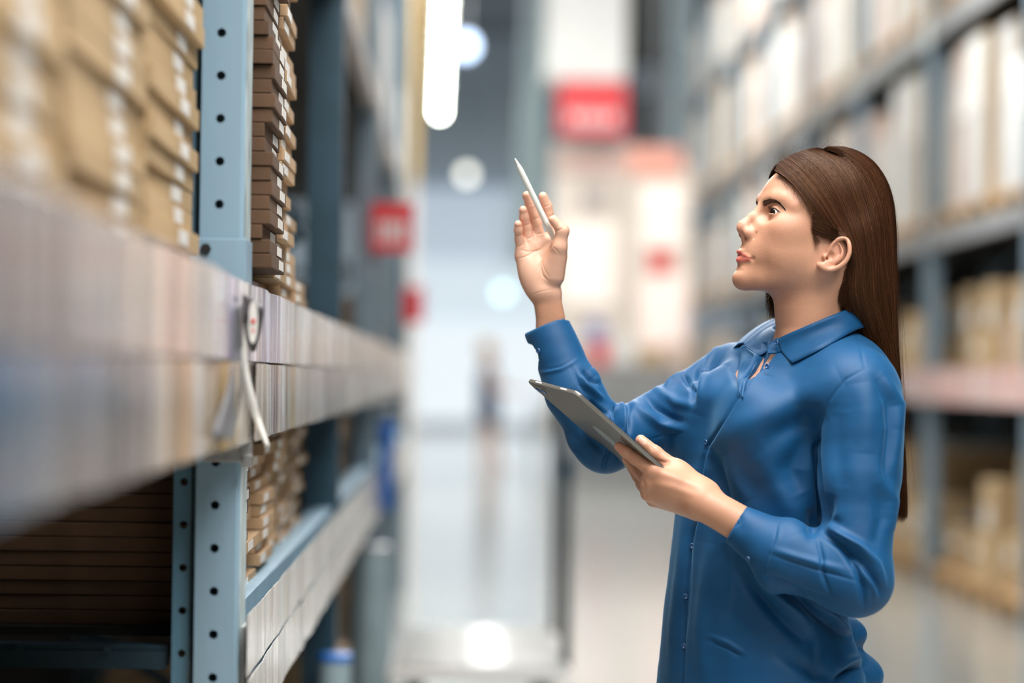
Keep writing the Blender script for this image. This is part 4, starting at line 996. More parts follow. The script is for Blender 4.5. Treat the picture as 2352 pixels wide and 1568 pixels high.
def strands(n, surf, width, seed, depth=(0, .9), loose=.08, smin_=0., smax_=1., wave=.10):
    r = np.random.default_rng(seed); m = surf.shape[0]
    t = r.random(n)*(m-1); i = t.astype(int).clip(0, m-2); f = (t-i)[:, None, None]
    S = surf[i]*(1-f)+surf[i+1]*f                       # n,NS,3
    s0 = smin_+(r.random(n)**3)*.10; s1 = smax_-np.abs(r.normal(0, .035, n))-(r.random(n) < .3)*r.random(n)*.10; s1 = np.minimum(s1, 1.0)
    K = 30; u = np.linspace(0, 1, K)[None]*(s1-s0)[:, None]+s0[:, None]
    idx = u*(NS-1); a = idx.astype(int).clip(0, NS-2); g = (idx-a)[..., None]; ar = np.arange(n)[:, None]
    C = S[ar, a]*(1-g)+S[ar, a+1]*g                     # n,K,3
    nrm = C-np.stack([np.clip(C[..., 0], -6, 20)*.25-1.0, C[..., 1]*0, np.clip(C[..., 2], -40, 4.0)], -1); nrm /= np.linalg.norm(nrm, axis=2)[..., None]+1e-9
    dp = r.uniform(*depth, n)[:, None, None]
    C = C-nrm*dp*np.linspace(.55, 1, K)[None, :, None]
    ph = r.random((n, 3))*6.28; fr = 2+r.random((n, 1))*3
    wv = np.sin(u*fr*6+ph[:, :1])[..., None]*np.array([1, .5, 0])+np.sin(u*fr*4+ph[:, 1:2])[..., None]*np.array([0, 1, .3])
    grow = (np.linspace(0, 1, K)**1.3)[None, :, None]
    C = C+wv*wave*grow+(r.normal(0, loose, (n, 1, 3))*grow)
    T = np.gradient(C, axis=1); T /= np.linalg.norm(T, axis=2)[..., None]+1e-9
    A = np.cross(T, nrm); A /= np.linalg.norm(A, axis=2)[..., None]+1e-9
    wd = width*(.7+.6*r.random(n))[:, None, None]*np.interp(np.linspace(0, 1, K), [0, .05, .85, 1], [.5, 1, .9, .15])[None, :, None]
    V = np.stack([C-A*wd, C+nrm*wd*.9, C+A*wd], 2)      # ridge shaped ribbon
    base = (np.arange(n)*K*3)[:, None]+(np.arange(K-1)*3)[None]; base = base.reshape(-1)
    F = np.concatenate([np.stack([base, base+3, base+4, base+1], 1), np.stack([base+1, base+4, base+5, base+2], 1)])
    tone = np.clip(r.normal(.38, .20, n), 0, 1)[:, None, None]*np.ones((1, K, 3)); 
    tone = np.clip(tone+.32*np.clip(u[..., None]-.35, 0, 1), 0, 1)
    return V.reshape(-1, 3), F, tone.reshape(-1)
parts = []
# under sheet (solid, slightly inside) so that no scalp shows
sh = HT.copy(); cn = np.stack([sh[..., 0]*.25, sh[..., 1]*0, np.clip(sh[..., 2], -40, 4.0)], -1); nn = sh-cn; nn /= np.linalg.norm(nn, axis=2)[..., None]
sh = sh-nn*.42
sh = sh[:, :int(NS*.93)]
sV = sh.reshape(-1, 3); nu, nv = sh.shape[:2]; ii = (np.arange(nu-1)[:, None]*nv+np.arange(nv-1)[None]).ravel(); sF = np.stack([ii, ii+1, ii+nv+1, ii+nv], 1)
parts.append((sV, sF, np.full(len(sV), .12)))
parts.append(strands(6500, HS, .020, 1))
parts.append(strands(2600, HS[75:], .022, 12, depth=(-.05, .5)))
parts.append(strands(2200, HS, .022, 2, depth=(-.10, .10), loose=.05, wave=.05))
parts.append(strands(2600, HS[14:]*[1, -1, 1], .026, 3))
parts.append(strands(120, HS, .010, 4, depth=(-.45, .1), loose=.5, wave=.35))
parts.append(strands(260, HS[60:], .010, 5, depth=(-.4, .3), loose=.55, wave=.4))
# baby hair on the hairline and at the temple
r = np.random.default_rng(9)
def fly(n, starts, ends, w=.008, curl=.3, seed=0):
    r = np.random.default_rng(seed); V = []; F = []; K = 8
    for i in range(n):
        t = r.random(); a = spline(starts, 20)[int(t*19)]+r.normal(0, .12, 3); b = spline(ends, 20)[int(np.clip(t+r.normal(0, .05), 0, 1)*19)]+r.normal(0, curl, 3)
        mid = (a+b)/2+r.normal(0, curl, 3)*[1, .4, 1]; C = spline([a, mid, b], K); T = np.gradient(C, axis=0); A = np.cross(T, [0, 1, 0.2]); A /= np.linalg.norm(A, axis=1)[:, None]+1e-9
        wd = w*np.linspace(1, .3, K)[:, None]; base = len(V)*1
        vv = np.stack([C-A*wd, C+[0, w, 0], C+A*wd], 1).reshape(-1, 3); pass
        V.append(vv)
    V = np.concatenate(V); base = (np.arange(n)*K*3)[:, None]+(np.arange(K-1)*3)[None]; base = base.reshape(-1)
    F = np.concatenate([np.stack([base, base+3, base+4, base+1], 1), np.stack([base+1, base+4, base+5, base+2], 1)])
    return V, F, np.clip(r.normal(.4, .2, n), 0, 1)[:, None].repeat(K*3, 1).reshape(-1)
side = lambda x, y: CR(x, y, max(.3, skin_b(*(CR(x, y, 3.0)[[0, 2]]), .15)))
parts.append(fly(60, [CR(430, 240, 2), CR(600, 110, 2), CR(800, 50, 1), CR(1000, 70, 1)], [CR(410, 215, 1), CR(560, 60, 1), CR(780, 10, 1), CR(1060, 45, 1)], .007, .5, 3))
parts.append(fly(130, [side(470, 260), side(560, 330), side(660, 440), side(720, 540)], [side(520, 350), side(600, 430), side(690, 520), side(745, 610)], .008, .22, 4))
# sideburn sweeping back above the ear
parts.append(fly(520, [side(745, 560)+[0, .1, 0], side(742, 640)+[0, .15, 0], side(745, 700)+[0, .15, 0]], [CR(930, 690, 8.0), CR(925, 735, 8.0), CR(900, 765, 7.8)], .020, .10, 5))
parts.append(fly(120, [side(742, 690), side(752, 740)], [CR(800, 770, 7.4), CR(770, 800, 7.2)], .010, .12, 6))
# nape behind the ear
parts.append(fly(500, [CR(1015, 900, 6.4), CR(985, 980, 6.2), CR(960, 1030, 5.8)], [CR(1020, 1300, 4.6), CR(960, 1240, 4.6), CR(900, 1160, 4.6)], .018, .18, 7))
# strands in front of the far shoulder
parts.append(fly(240, [CR(400, 1090, -3.5), CR(440, 1130, -3.5)], [CR(420, 1330, -3.8), CR(475, 1345, -3.8)], .02, .25, 8))
off = 0; HVs = []; HFs = []; tn = []
for V, F, tt in parts: HVs.append(V); HFs.append(F+off); tn.append(tt); off += len(V)
hairo = wmesh('hair', h2w(np.concatenate(HVs)), np.concatenate(HFs), M['hair']); vcol(hairo, 'tone', np.concatenate(tn))
hairo['label'] = 'long straight brown hair falling down her back'
# eyebrows and lashes
def browhair(sgn):
    pl = spline([CR(338, 482, 1.3), CR(375, 476, 1.9), CR(430, 462, 3.0), CR(495, 472, 4.1), CR(545, 520, 5.0)], 40)
    if sgn < 0: pl = pl*[1, -1, 1]
    r = np.random.default_rng(3); V = []; K = 4; n = 620
    for i in range(n):
        t = r.random()**.85; j = int(t*39); c = pl[j]; th = np.interp(t, [0, .12, .5, 1], [.24, .40, .33, .06])
        a = c+[r.normal(0, .03), 0, r.uniform(-th, th)]; tdir = pl[min(j+1, 39)]-pl[max(j-1, 0)]; tdir /= np.linalg.norm(tdir)
        b = a+tdir*.34+np.array([0, 0, .16*(1-t*1.6)])
        C = np.stack([a, (a+b)/2, b]); 
        # drop on to the skin
        for _ in range(4):
            dd = head_sdf(C); C = C-(dd-.035)[:, None]*np.array([.92, sgn*.38, 0])
        C = spline(C, K); A = np.array([.1, .1, 1.])*.010
        V.append(np.stack([C-A*.7, C+np.array([.02, sgn*.01, 0]), C+A*.7], 1).reshape(-1, 3))
    V = np.concatenate(V); base = (np.arange(n)*K*3)[:, None]+(np.arange(K-1)*3)[None]; base = base.reshape(-1)
    F = np.concatenate([np.stack([base, base+3, base+4, base+1], 1), np.stack([base+1, base+4, base+5, base+2], 1)])
    return wmesh('eyebrow', h2w(V), F, M['brow'])
browhair(1); browhair(-1)
for s in (1, -1):
    ec = EYE*[1, s, 1]
    eb = ball(h2w(ec), .0119, 'eyeball', M['sclera'], woman, HB @ np.array([1, .1*s, .05]))
    gaze = np.array([.92, .34, .16]); gaze /= np.linalg.norm(gaze)
    disc(h2w(ec+gaze*1.07), .0063, HB @ gaze, 'iris', M['iris'], eb, .40)
    # upper lashes
    V = []; K = 4; n = 46; r = np.random.default_rng(5)
    for i in range(n):
        t = i/(n-1); b = -1.0+2.2*t; h0 = .30-.5*(t-.45)**2; a0 = math.sqrt(max(.05, 1.36**2-b*b-h0*h0)); R_ = lambda v: R30 @ (np.array(v)*[1, s, 1])
        d = R_([.36 if s > 0 else .2, b*.30+.14, .02+.05*r.normal()]); st = ec+R_([a0, b, h0]); C = spline([st, st+d*.5+[0, 0, -.05], st+d*1.0+[0, 0, .14]], K)
        A = np.array([0, .018, 0.010]); V.append(np.stack([C-A, C+[0.01, 0, .01], C+A], 1).reshape(-1, 3))
    V = np.concatenate(V); base = (np.arange(n)*K*3)[:, None]+(np.arange(K-1)*3)[None]; base = base.reshape(-1)
    F = np.concatenate([np.stack([base, base+3, base+4, base+1], 1), np.stack([base+1, base+4, base+5, base+2], 1)])
    wmesh('eyelash', h2w(V), F, M['brow'], woman)
# ================================================================== shirt, arms, hands
TY = math.radians(30)
TF = np.array([-math.cos(TY), -math.sin(TY), 0]); TL_ = np.array([math.sin(TY), -math.cos(TY), 0]); RT = np.stack([TF, TL_, UP], 1)
def C4(x, y): return (1500+x/1.766, 680+y/1.766)
def C3(x, y): return (1180+x/3.136, 820+y/3.136)
def C2(x, y): return (1140+x/3.41, 340+y/3.41)
# torso cross sections: row in the picture, left and right outline
lev = [(842, 1640, 1960), (900, 1592, 1985), (960, 1580, 1985), (1060, 1568, 1972), (1180, 1556, 1955), (1300, 1543, 1942), (1400, 1531, 1940), (1500, 1521, 1970), (1568, 1514, 1982), (1640, 1508, 1985), (1720, 1505, 1980)]
LZ = []; LC = []; LH = []
for py, xl, xr in lev:
    a = P(xl, py, 3.64); b = P(xr, py, 3.64); LZ.append(a[2]); LC.append((a[0]+b[0])/2); LH.append((b[0]-a[0])/2*.955)
LZ, LC, LH = map(lambda q: np.array(q)[::-1], (LZ, LC, LH))
_L = spline(np.stack([LZ, LC, LH], 1), 120)
for _ in range(20): _L[1:-1] = (_L[:-2]+2*_L[1:-1]+_L[2:])/4
LZ, LC, LH = _L.T
def torso(p, off=0.):
    z = p[:, 2]; cx = np.interp(z, LZ, LC); h = np.interp(z, LZ, LH)+off
    q = p[:, :2]-np.stack([cx, np.full_like(cx, 3.655)], 1)
    f = q @ TF[:2]; l = q @ TL_[:2]; rf = .91*h; rl = 1.20*h
    e = (np.abs(f/rf)**2.3+np.abs(l/rl)**2.3)**(1/2.3)
    d = (e-1)*np.minimum(rf, rl)*.95
    return smax(d, np.maximum(z-LZ[-1], LZ[0]-z), .05)
SL = P(1968, 905, 3.505); ELB = P(1968, 1333, 3.430); CUF = P(1690, 1203, 3.497); WRI = P(1652, 1180, 3.502)
SR = P(1668, 874, 3.79); ERB = P(1390, 1014, 3.69); CUR = P(1260, 762, 3.725); WRR = P(1258, 686, 3.73)
NB = P(1868, 800, 3.665)
def tpt(f, l, py):                                    # point on/in the torso: forward, left offsets
    z = P(1750, py, 3.64)[2]; return np.array([np.interp(z, LZ, LC), 3.655, z])+TF*f+TL_*l
def cuff_cut(p, d, C_, W_2, r, nrm=None, cutoff=0.):
    ax = (W_2-C_)/np.linalg.norm(W_2-C_); nrm = ax if nrm is None else np.array(nrm)/np.linalg.norm(nrm); m = np.linalg.norm(p-C_, axis=1) < .12
    if m.any():
        q = p[m]; e = smax(d[m], (q-C_) @ nrm-cutoff, .004); d[m] = smax(e, -cap(q, C_-ax*.035, C_+ax*.06, r, r), .003)
    return d
def shirt_solid(p):
    d = torso(p)
    d = smin(d, cap(p, NB, P(1955, 893, 3.53), .040, .050), .04)
    d = smin(d, cap(p, NB, P(1705, 856, 3.77), .036, .042), .035)
    d = smin(d, ell(p, P(1862, 890, 3.665), (.110, .155, .095), RT), .045)
    d = smin(d, ell(p, tpt(.085, .070, 985), (.050, .062, .070), RT), .03)
    d = smin(d, ell(p, tpt(.070, -.080, 985), (.048, .056, .066), RT), .03)
    # back folds at the waist
    d = smin(d, ell(p, P(1918, 1452, 3.69), (.040, .06, .030), RT), .02)
    d = smin(d, ell(p, P(1930, 1545, 3.69), (.055, .08, .040), RT), .02)
    return d
def shirt_sdf(p):
    d = shirt_solid(p)
    # near arm
    ka = np.interp(p[:, 2], [P(0, 1010, 3.5)[2], P(0, 900, 3.5)[2]], [.004, .05])
    a = smin(cap(p, SL, P(1972, 1100, 3.47), .0560, .0545), cap(p, P(1972, 1100, 3.47), ELB, .0545, .0470), .02)
    a = smin(a, ell(p, P(1982, 1000, 3.49), (.054, .054, .10)), .03)
    f1 = P(1810, 1278, 3.465)
    b = smin(cap(p, ELB, f1, .0485, .0470), cap(p, f1, CUF, .0470, .0300), .02)
    a = cuff_cut(p, smin(a, b, .022), CUF, WRI, .0262)
    h = np.maximum(ka-np.abs(d-a), 0)/ka; d = np.minimum(d, a)-h*h*ka*.25
    # far arm
    m1 = P(1520, 968, 3.745)
    c = smin(cap(p, SR, m1, .0500, .0460), cap(p, m1, ERB, .0460, .0440), .02)
    m2 = P(1317, 900, 3.70)
    e = smin(cap(p, ERB, m2, .0445, .0415), cap(p, m2, CUR+(CUR-m2)*.38, .0400, .0350), .02)
    c = cuff_cut(p, smin(c, e, .02), CUR, WRR, .0305, (-.42, 0, .9), .013)
    h = np.maximum(.03-np.abs(d-c), 0)/.03; d = np.minimum(d, c)-h*h*.03*.25
    # open neck and the V at the front
    d = smax(d, -cap(p, P(1866, 800, 3.665), P(1856, 700, 3.66), .052, .056), .006)
    d = smax(d, -poly(p, [P(1775, 765, 3.605), P(1754, 822, 3.585), P(1726, 872, 3.565), P(1711, 898, 3.552)], [.024, .0135, .0078, .003]), .004)
    return d
def hill(x, y, pl, w, amp, side=0):
    d, t, s = seg_dist2(x, y, pl); u = d/w
    env = np.sin(PI*np.clip(t*.96+.02, 0, 1))**.7
    g = np.exp(-u*u)
    if side: g = g*np.where(s*side > 0, np.exp(-u*u*1.6), 1)
    return amp*g*env
def S4(pts, w, amp): return (np.array([C4(*q) for q in pts]), w, amp)
def S3(pts, w, amp): return (np.array([C3(*q) for q in pts]), w, amp)
STROKES = [
 # near sleeve
 S4([(870, 290), (780, 340), (710, 430), (675, 520), (658, 620)], 3.0, -.0016),
 S4([(905, 330), (955, 430), (968, 540), (950, 700), (955, 850)], 13, -.0050),
 S4([(940, 320), (1000, 440), (985, 600), (975, 700)], 12, .0045),
 S4([(850, 350), (870, 480), (860, 640)], 30, .003),
 S4([(760, 470), (745, 620), (760, 780)], 22, -.0025),
 S4([(690, 905), (760, 965), (840, 1020), (900, 1090), (935, 1180)], 11, .0075),
 S4([(690, 960), (760, 1010), (830, 1070), (890, 1150), (925, 1205)], 8, -.0070),
 S4([(800, 1040), (850, 1100), (895, 1180), (905, 1225)], 7, .0050),
 S4([(770, 1030), (820, 1100), (850, 1180), (855, 1260)], 7, -.0055),
 S4([(800, 1060), (830, 1140), (838, 1160)], 4, .003),
 S4([(665, 540), (660, 640), (672, 760), (684, 870), (692, 950)], 6, -.0075),
 S4([(930, 720), (975, 830), (970, 960)], 14, .0040),
 S4([(905, 760), (930, 900), (900, 1010)], 14, -.0030),
 S4([(720, 800), (700, 900), (760, 940)], 14, -.0050),
 S4([(470, 1045), (570, 1078), (680, 1112), (830, 1155)], 3.5, -.0022),
 S4([(480, 1025), (580, 1058), (690, 1090), (780, 1110)], 9, .0022),
 S4([(668, 985), (685, 1060), (688, 1130), (720, 1215)], 5, -.0022),
 S4([(440, 1120), (560, 1180), (690, 1220), (740, 1240)], 6, -.0022),
 S4([(505, 925), (495, 985), (475, 1040), (445, 1135)], 2.5, -.0016),
 S4([(520, 925), (508, 985), (488, 1040), (458, 1135)], 5, .0012),
 # torso
 S4([(760, 330), (620, 400), (480, 470), (330, 560), (260, 640)], 34, .0055),
 S4([(700, 470), (590, 520), (500, 560), (440, 600)], 26, -.0045),
 S4([(860, 300), (840, 200), (815, 150)], 2.5, -.0012),
 S4([(640, 560), (600, 620), (560, 700), (600, 800)], 24, -.0055),
 S4([(420, 640), (500, 760), (560, 860), (600, 960)], 30, .0050),
 S4([(255, 640), (270, 740), (300, 850), (350, 930)], 16, -.0060),
 S4([(300, 640), (340, 740), (390, 830)], 18, .0045),
 S4([(225, 620), (222, 700), (205, 780)], 8, .0030),
 S4([(640, 860), (650, 930), (640, 980)], 12, -.0050),
 S4([(155, 850), (150, 1000), (140, 1200), (120, 1500)], 9, -.0035),
 S4([(120, 900), (110, 1100), (85, 1350), (70, 1560)], 12, .0035),
 S4([(235, 1000), (215, 1180), (200, 1360), (200, 1560)], 18, .0040),
 S4([(290, 1000), (300, 1150), (290, 1300)], 16, -.0035),
 S4([(330, 1080), (400, 1180), (500, 1290), (620, 1400)], 15, -.0065),
 S4([(400, 1110), (500, 1210), (600, 1300), (660, 1380)], 15, .0060),
 S4([(480, 1140), (600, 1230), (690, 1310), (760, 1370)], 13, -.0070),
 S4([(640, 1240), (740, 1310), (800, 1370)], 10, .0060),
 S4([(650, 1330), (655, 1450), (650, 1568)], 10, -.0025),
 S4([(230, 1380), (300, 1405), (370, 1450)], 6, .0020),
 S4([(230, 1395), (300, 1420), (360, 1462)], 6, -.0020),
 S4([(500, 1440), (640, 1520), (740, 1560)], 16, -.0045),
 S4([(862, 1500), (800, 1515), (760, 1545), (740, 1575)], 8, -.0070),
 S4([(850, 1460), (790, 1480), (740, 1520)], 12, .0050),
 S4([(810, 1390), (770, 1370), (700, 1290)], 8, -.0050),
 # far panel and far sleeve
 S4([(330, 170), (280, 260), (220, 380), (180, 480)], 22, .0040),
 S4([(240, 200), (190, 300), (165, 430)], 7, -.0045),
 S4([(265, 190), (215, 300), (190, 420)], 8, .0035),
 S4([(120, 320), (160, 380), (170, 440)], 6, -.0045),
 S4([(350, 230), (330, 300), (345, 360)], 9, -.0040),
 S4([(400, 190), (380, 215), (420, 250), (395, 300), (360, 350), (345, 400)], 5, .0040),
 S3([(1240, 110), (1180, 130), (1130, 160), (1100, 230)], 10, .0035),
 S3([(1010, 210), (1080, 280), (1180, 330), (1290, 350)], 12, .0045),
 S3([(940, 280), (1020, 360), (1120, 430), (1230, 470)], 9, -.0045),
 S3([(850, 320), (930, 400), (1040, 480), (1200, 520)], 10, .0045),
 S3([(990, 592), (1080, 565), (1220, 545)], 2.5, -.0016),
 S3([(722, 350), (742, 400), (748, 460), (770, 530)], 5, -.0090),
 S3([(760, 320), (790, 390), (790, 480), (800, 560)], 6, .0060),
 S3([(830, 330), (820, 430), (830, 560)], 6, -.0040),
 S3([(700, 400), (700, 450), (725, 510)], 4, .0050),
 S3([(680, 410), (650, 400), (600, 370), (540, 310)], 6, -.0050),
 S3([(640, 310), (590, 270), (520, 200), (480, 130)], 7, .0050),
 S3([(612, 200), (590, 190), (540, 150), (500, 90)], 6, -.0045),
 S3([(560, 70), (610, 130), (600, 190)], 9, .0020),
 S3([(418, 50), (440, 120), (470, 200), (520, 270)], 3, -.0020),
 S3([(190, 95), (260, 88), (340, 70), (445, 8)], 2.5, -.0018),
 S3([(185, 108), (260, 102), (345, 84), (455, 20)], 5, .0014),
 S3([(700, 640), (670, 720), (640, 810)], 5, -.0035),
 S3([(520, 560), (600, 640), (640, 700)], 9, -.0035),
 S3([(360, 520), (430, 640), (500, 740)], 9, .0030),
]
PLK = np.array([C4(*q) for q in [(462, 190), (455, 250), (430, 310), (395, 350), (370, 392), (335, 440), (300, 500), (265, 555), (230, 610), (213, 660), (203, 730), (196, 820), (185, 900), (165, 1000), (152, 1150), (143, 1280), (135, 1420), (130, 1568)]])
sV, sF = surface_nets(shirt_sdf, (.05, 3.28, .70), (.80, 3.96, 1.40), .0021)
sV = settle(relax(sV, sF, 4, .5), sF, shirt_sdf, 2, maxd=.001); sV = relax(sV, sF, 1, .5)
def displace(V, F, strokes, facing=True, noise=0, passes=1):
    for _ in range(passes):
        N = vnormals(V, F); x, y = proj(V); w = 1.0
        if facing:
            vd = CAM-V; vd /= np.linalg.norm(vd, axis=1)[:, None]; w = np.clip((N*vd).sum(1)*3+.35, 0, 1)
        h = np.zeros(len(V))
        for pl, wd, amp in strokes:
            lo_, hi_ = pl.min(0)-wd*3, pl.max(0)+wd*3
            m = (x > lo_[0]) & (x < hi_[0]) & (y > lo_[1]) & (y < hi_[1]) & (w > 0)
            if m.any(): h[m] += hill(x[m], y[m], pl, wd, amp*(1.85 if wd > 4.5 else 1.1))
        V = V+N*(h*w)[:, None]
        if noise:
            n = sum(np.sin(V @ k+ph)*a for k, ph, a in noise); V = V+N*n[:, None]
    return V
rn = np.random.default_rng(4)
NOI = [(rn.normal(0, 1, 3)*s_, rn.random()*6.28, .00022/(1+s_/70)) for s_ in (22, 28, 35, 45, 60, 80, 110) for _ in range(2)]
sV = displace(sV, sF, STROKES, noise=NOI)
# front edge of the placket: a step along the button line
N_ = vnormals(sV, sF); x_, y_ = proj(sV); dd_, tt_, ss_ = seg_dist2(x_, y_, PLK)
vd_ = CAM-sV; vd_ /= np.linalg.norm(vd_, axis=1)[:, None]; fw_ = np.clip((N_*vd_).sum(1)*3+.3, 0, 1)
sd_ = dd_*ss_
step = .0042*np.exp(-np.clip(-sd_*np.sign(1), 0, 1e3)/16)*(1/(1+np.exp(sd_/1.0)))
step2 = -.0040*np.exp(-((sd_-4)/5.0)**2)
sV = sV+N_*((step+step2)*fw_*(tt_ > 0.0))[:, None]
def shirt_mat():
    t = NT('blue_satin_shirt'); b = t.b; v = t.coords((1, 1, 1))
    c = t.ramp(t.noise(v, 30, 4, .6), [(.3, (.0020, .060, .168)), (.7, (.0027, .073, .196))]); t.l(c, b.inputs['Base Color'])
    b.inputs['Roughness'].default_value = .58; b.inputs['Specular IOR Level'].default_value = .32; b.inputs['Sheen Weight'].default_value = .30; b.inputs['Sheen Roughness'].default_value = .4
    b.inputs['Sheen Tint'].default_value = (.25, .55, .85, 1)
    t.bump(t.noise(v, 260, 4, .6), .035, .001); return t.m
M['shirt'] = shirt_mat()
shirt = wmesh('shirt', sV, sF, M['shirt']); shirt['label'] = 'blue long-sleeved button-up shirt'
def sheet(name, rows, n=40, thick=.0016, m=None, parent=None, sm=0):
    """rows: list of polylines (world points); lofted sheet with thickness"""
    R = np.stack([spline(r, n) for r in rows]); k = max(len(rows), 8)
    V = np.zeros((k, n, 3))
    for j in range(n): V[:, j] = spline(R[:, j], k)
    V = V.reshape(-1, 3); i = (np.arange(k-1)[:, None]*n+np.arange(n-1)[None]).ravel(); F = np.stack([i, i+1, i+n+1, i+n], 1)
    o = wmesh(name, V, F, m or M['shirt'], parent or woman)
    md = o.modifiers.new('thick', 'SOLIDIFY'); md.thickness = thick; md.offset = 0; return o
def both(p): return np.minimum(shirt_sdf(p), head_world(p))
def hity(px, py, sdf=both):
    ys = np.linspace(3.3, 3.9, 900); d = P(px, py, 1.)-CAM; v = sdf(CAM+d[None]*ys[:, None]/d[1]); i = np.argmax(v < 0); return ys[i] if v[i] < 0 else 9.
def PF(px, py, Y, off=.005): return P(px, py, min(Y, hity(px, py)-off))
def PS(px, py, Y, off=.004): return P(px, py, min(Y, hity(px, py, shirt_sdf)-off))
# collar: near leaf (fold line above, free edge below), stand, far leaf
near_fold = [PF(1786, 778, 3.592, .003), PF(1812, 766, 3.575, .003), PF(1850, 750, 3.562, .003), PF(1895, 731, 3.560, .003), PF(1930, 717, 3.572, .003), P(1956, 706, 3.605), P(1968, 700, 3.65), P(1952, 700, 3.705)]
near_mid = [PF(1795, 806, 3.585), PF(1826, 792, 3.570), PF(1866, 774, 3.558), PF(1912, 752, 3.560), PF(1950, 736, 3.572), P(1978, 726, 3.600), P(1992, 720, 3.65), P(1975, 718, 3.71)]
near_edge = [PF(1819, 834, 3.572), PF(1845, 822, 3.562), PF(1885, 802, 3.556), PF(1925, 780, 3.560), PF(1966, 758, 3.575), PF(1996, 748, 3.605), PF(2008, 742, 3.65), P(1992, 738, 3.72)]
col1 = sheet('collar', [near_fold, near_mid, near_edge], 48, .0022, parent=shirt)
near_st = [P(1776, 812, 3.600), P(1810, 806, 3.590), P(1850, 796, 3.580), P(1895, 780, 3.582), P(1930, 764, 3.595), P(1950, 752, 3.62), P(1960, 748, 3.66), P(1945, 745, 3.70)]
sheet('collar_stand', [[p_+np.array([0, .003, 0]) for p_ in near_fold], [p_+np.array([0, .004, 0]) for p_ in near_st]], 40, .002, parent=shirt)
# front end of the stand with its button, in front of the throat
sheet('collar_stand', [[PF(1786, 776, 3.600), PF(1774, 784, 3.594), PF(1764, 795, 3.588)], [PF(1800, 806, 3.588), PF(1782, 812, 3.582), PF(1763, 812, 3.578)]], 10, .0022, parent=shirt)
far_fold = [PS(1800, 722, 3.735), PS(1786, 732, 3.730), PS(1765, 743, 3.720), PS(1742, 758, 3.705), PS(1722, 775, 3.690), PS(1708, 788, 3.680)]
far_edge = [PS(1796, 728, 3.76), PS(1775, 738, 3.765), PS(1745, 750, 3.765), PS(1718, 767, 3.755), PS(1697, 785, 3.742), PS(1681, 804, 3.728)]
sheet('collar', [far_fold, [(a+b)/2+np.array([0, 0, .003]) for a, b in zip(far_fold, far_edge)], far_edge], 30, .002, parent=shirt)
far_st = [PS(1800, 770, 3.725), PS(1790, 785, 3.715), PS(1770, 800, 3.700), PS(1752, 812, 3.685), PS(1735, 820, 3.670), PS(1720, 822, 3.660)]
sheet('collar_stand', [far_fold, [(a+b)/2+np.array([.002, .004, 0]) for a, b in zip(far_fold, far_st)], far_st], 30, .002, parent=shirt)
# far edge of the opening, curling
e1 = [PS(1710, 792, 3.672), PS(1716, 806, 3.655), PS(1712, 830, 3.628), PS(1703, 852, 3.600), PS(1700, 880, 3.578), PS(1704, 914, 3.562)]
e2 = [PS(1740, 812, 3.668), PS(1738, 822, 3.648), PS(1737, 838, 3.622), PS(1722, 862, 3.595), PS(1712, 885, 3.572), PS(1706, 914, 3.558)]
e0 = [PS(1700, 800, 3.680), PS(1703, 812, 3.662), PS(1702, 832, 3.640), PS(1696, 855, 3.612), PS(1694, 882, 3.588), PS(1703, 914, 3.568)]
sheet('placket', [e0, e1, [(a+b)/2+np.array([0, -.004, 0]) for a, b in zip(e1, e2)], e2], 30, .002, parent=shirt)
# buttons
M['button'] = mat('blue_button', (.02, .10, .26), .28, 0, .05, spec=.6, coat=.4)
def hit(px, py, sdf, y0=3.25, y1=3.95):
    ys = np.linspace(y0, y1, 1400); d = P(px, py, 1.)-CAM; Q = CAM+d[None]*ys[:, None]; v = sdf(Q); i = np.argmax(v < 0)
    q = Q[i]; e = 1e-3; g = np.array([sdf((q+np.eye(3)[k]*e)[None])[0]-sdf((q-np.eye(3)[k]*e)[None])[0] for k in range(3)]); return q, g/np.linalg.norm(g)
VT = sV
def surf_at(px, py):
    """nearest built shirt vertex on that sight line, towards the viewer"""
    x, y = proj(VT); m = np.hypot(x-px, y-py) < 5; i = np.nonzero(m)[0]; j = i[np.argmin(VT[i, 1])]; return VT[j]
NS_ = vnormals(sV, sF)
def button(px, py, r=.0042, q=None, n=None):
    if q is None:
        x, y = proj(VT); i = np.argsort(np.hypot(x-px, y-py))[:12]; j = i[np.argmin(VT[i, 1])]; q = VT[j]; n = NS_[j]
    u = np.cross(n, [0, 0, 1.]); u /= np.linalg.norm(u); v = np.cross(n, u); b = MB(); seg = 20; prof = [(0, .0012), (.55, .0010), (.62, .0018), (.92, .0018), (1, .0008), (1, 0)]
    V = []
    for rr_, hh in prof:
        for k in range(seg): a = 2*PI*k/seg; V.append(q+n*(hh+.0006)+r*rr_*(u*math.cos(a)+v*math.sin(a)))
    F = [(i*seg+k, i*seg+(k+1) % seg, (i+1)*seg+(k+1) % seg, (i+1)*seg+k) for i in range(len(prof)-1) for k in range(seg)]
    return wmesh('button', np.array(V), np.array(F), M['button'], shirt)
for c in ((215, 592), (158, 1008), (132, 1213), (124, 1420)): button(*C4(c[0]-3, c[1]))
button(*C4(386, 1066)); button(*C2(325, 1590))
button(0, 0, q=P(1763, 841, 3.545), n=np.array([-.6, -.78, .15])); button(0, 0, r=.0038, q=P(1784, 787, 3.580), n=np.array([-.65, -.75, .1]))
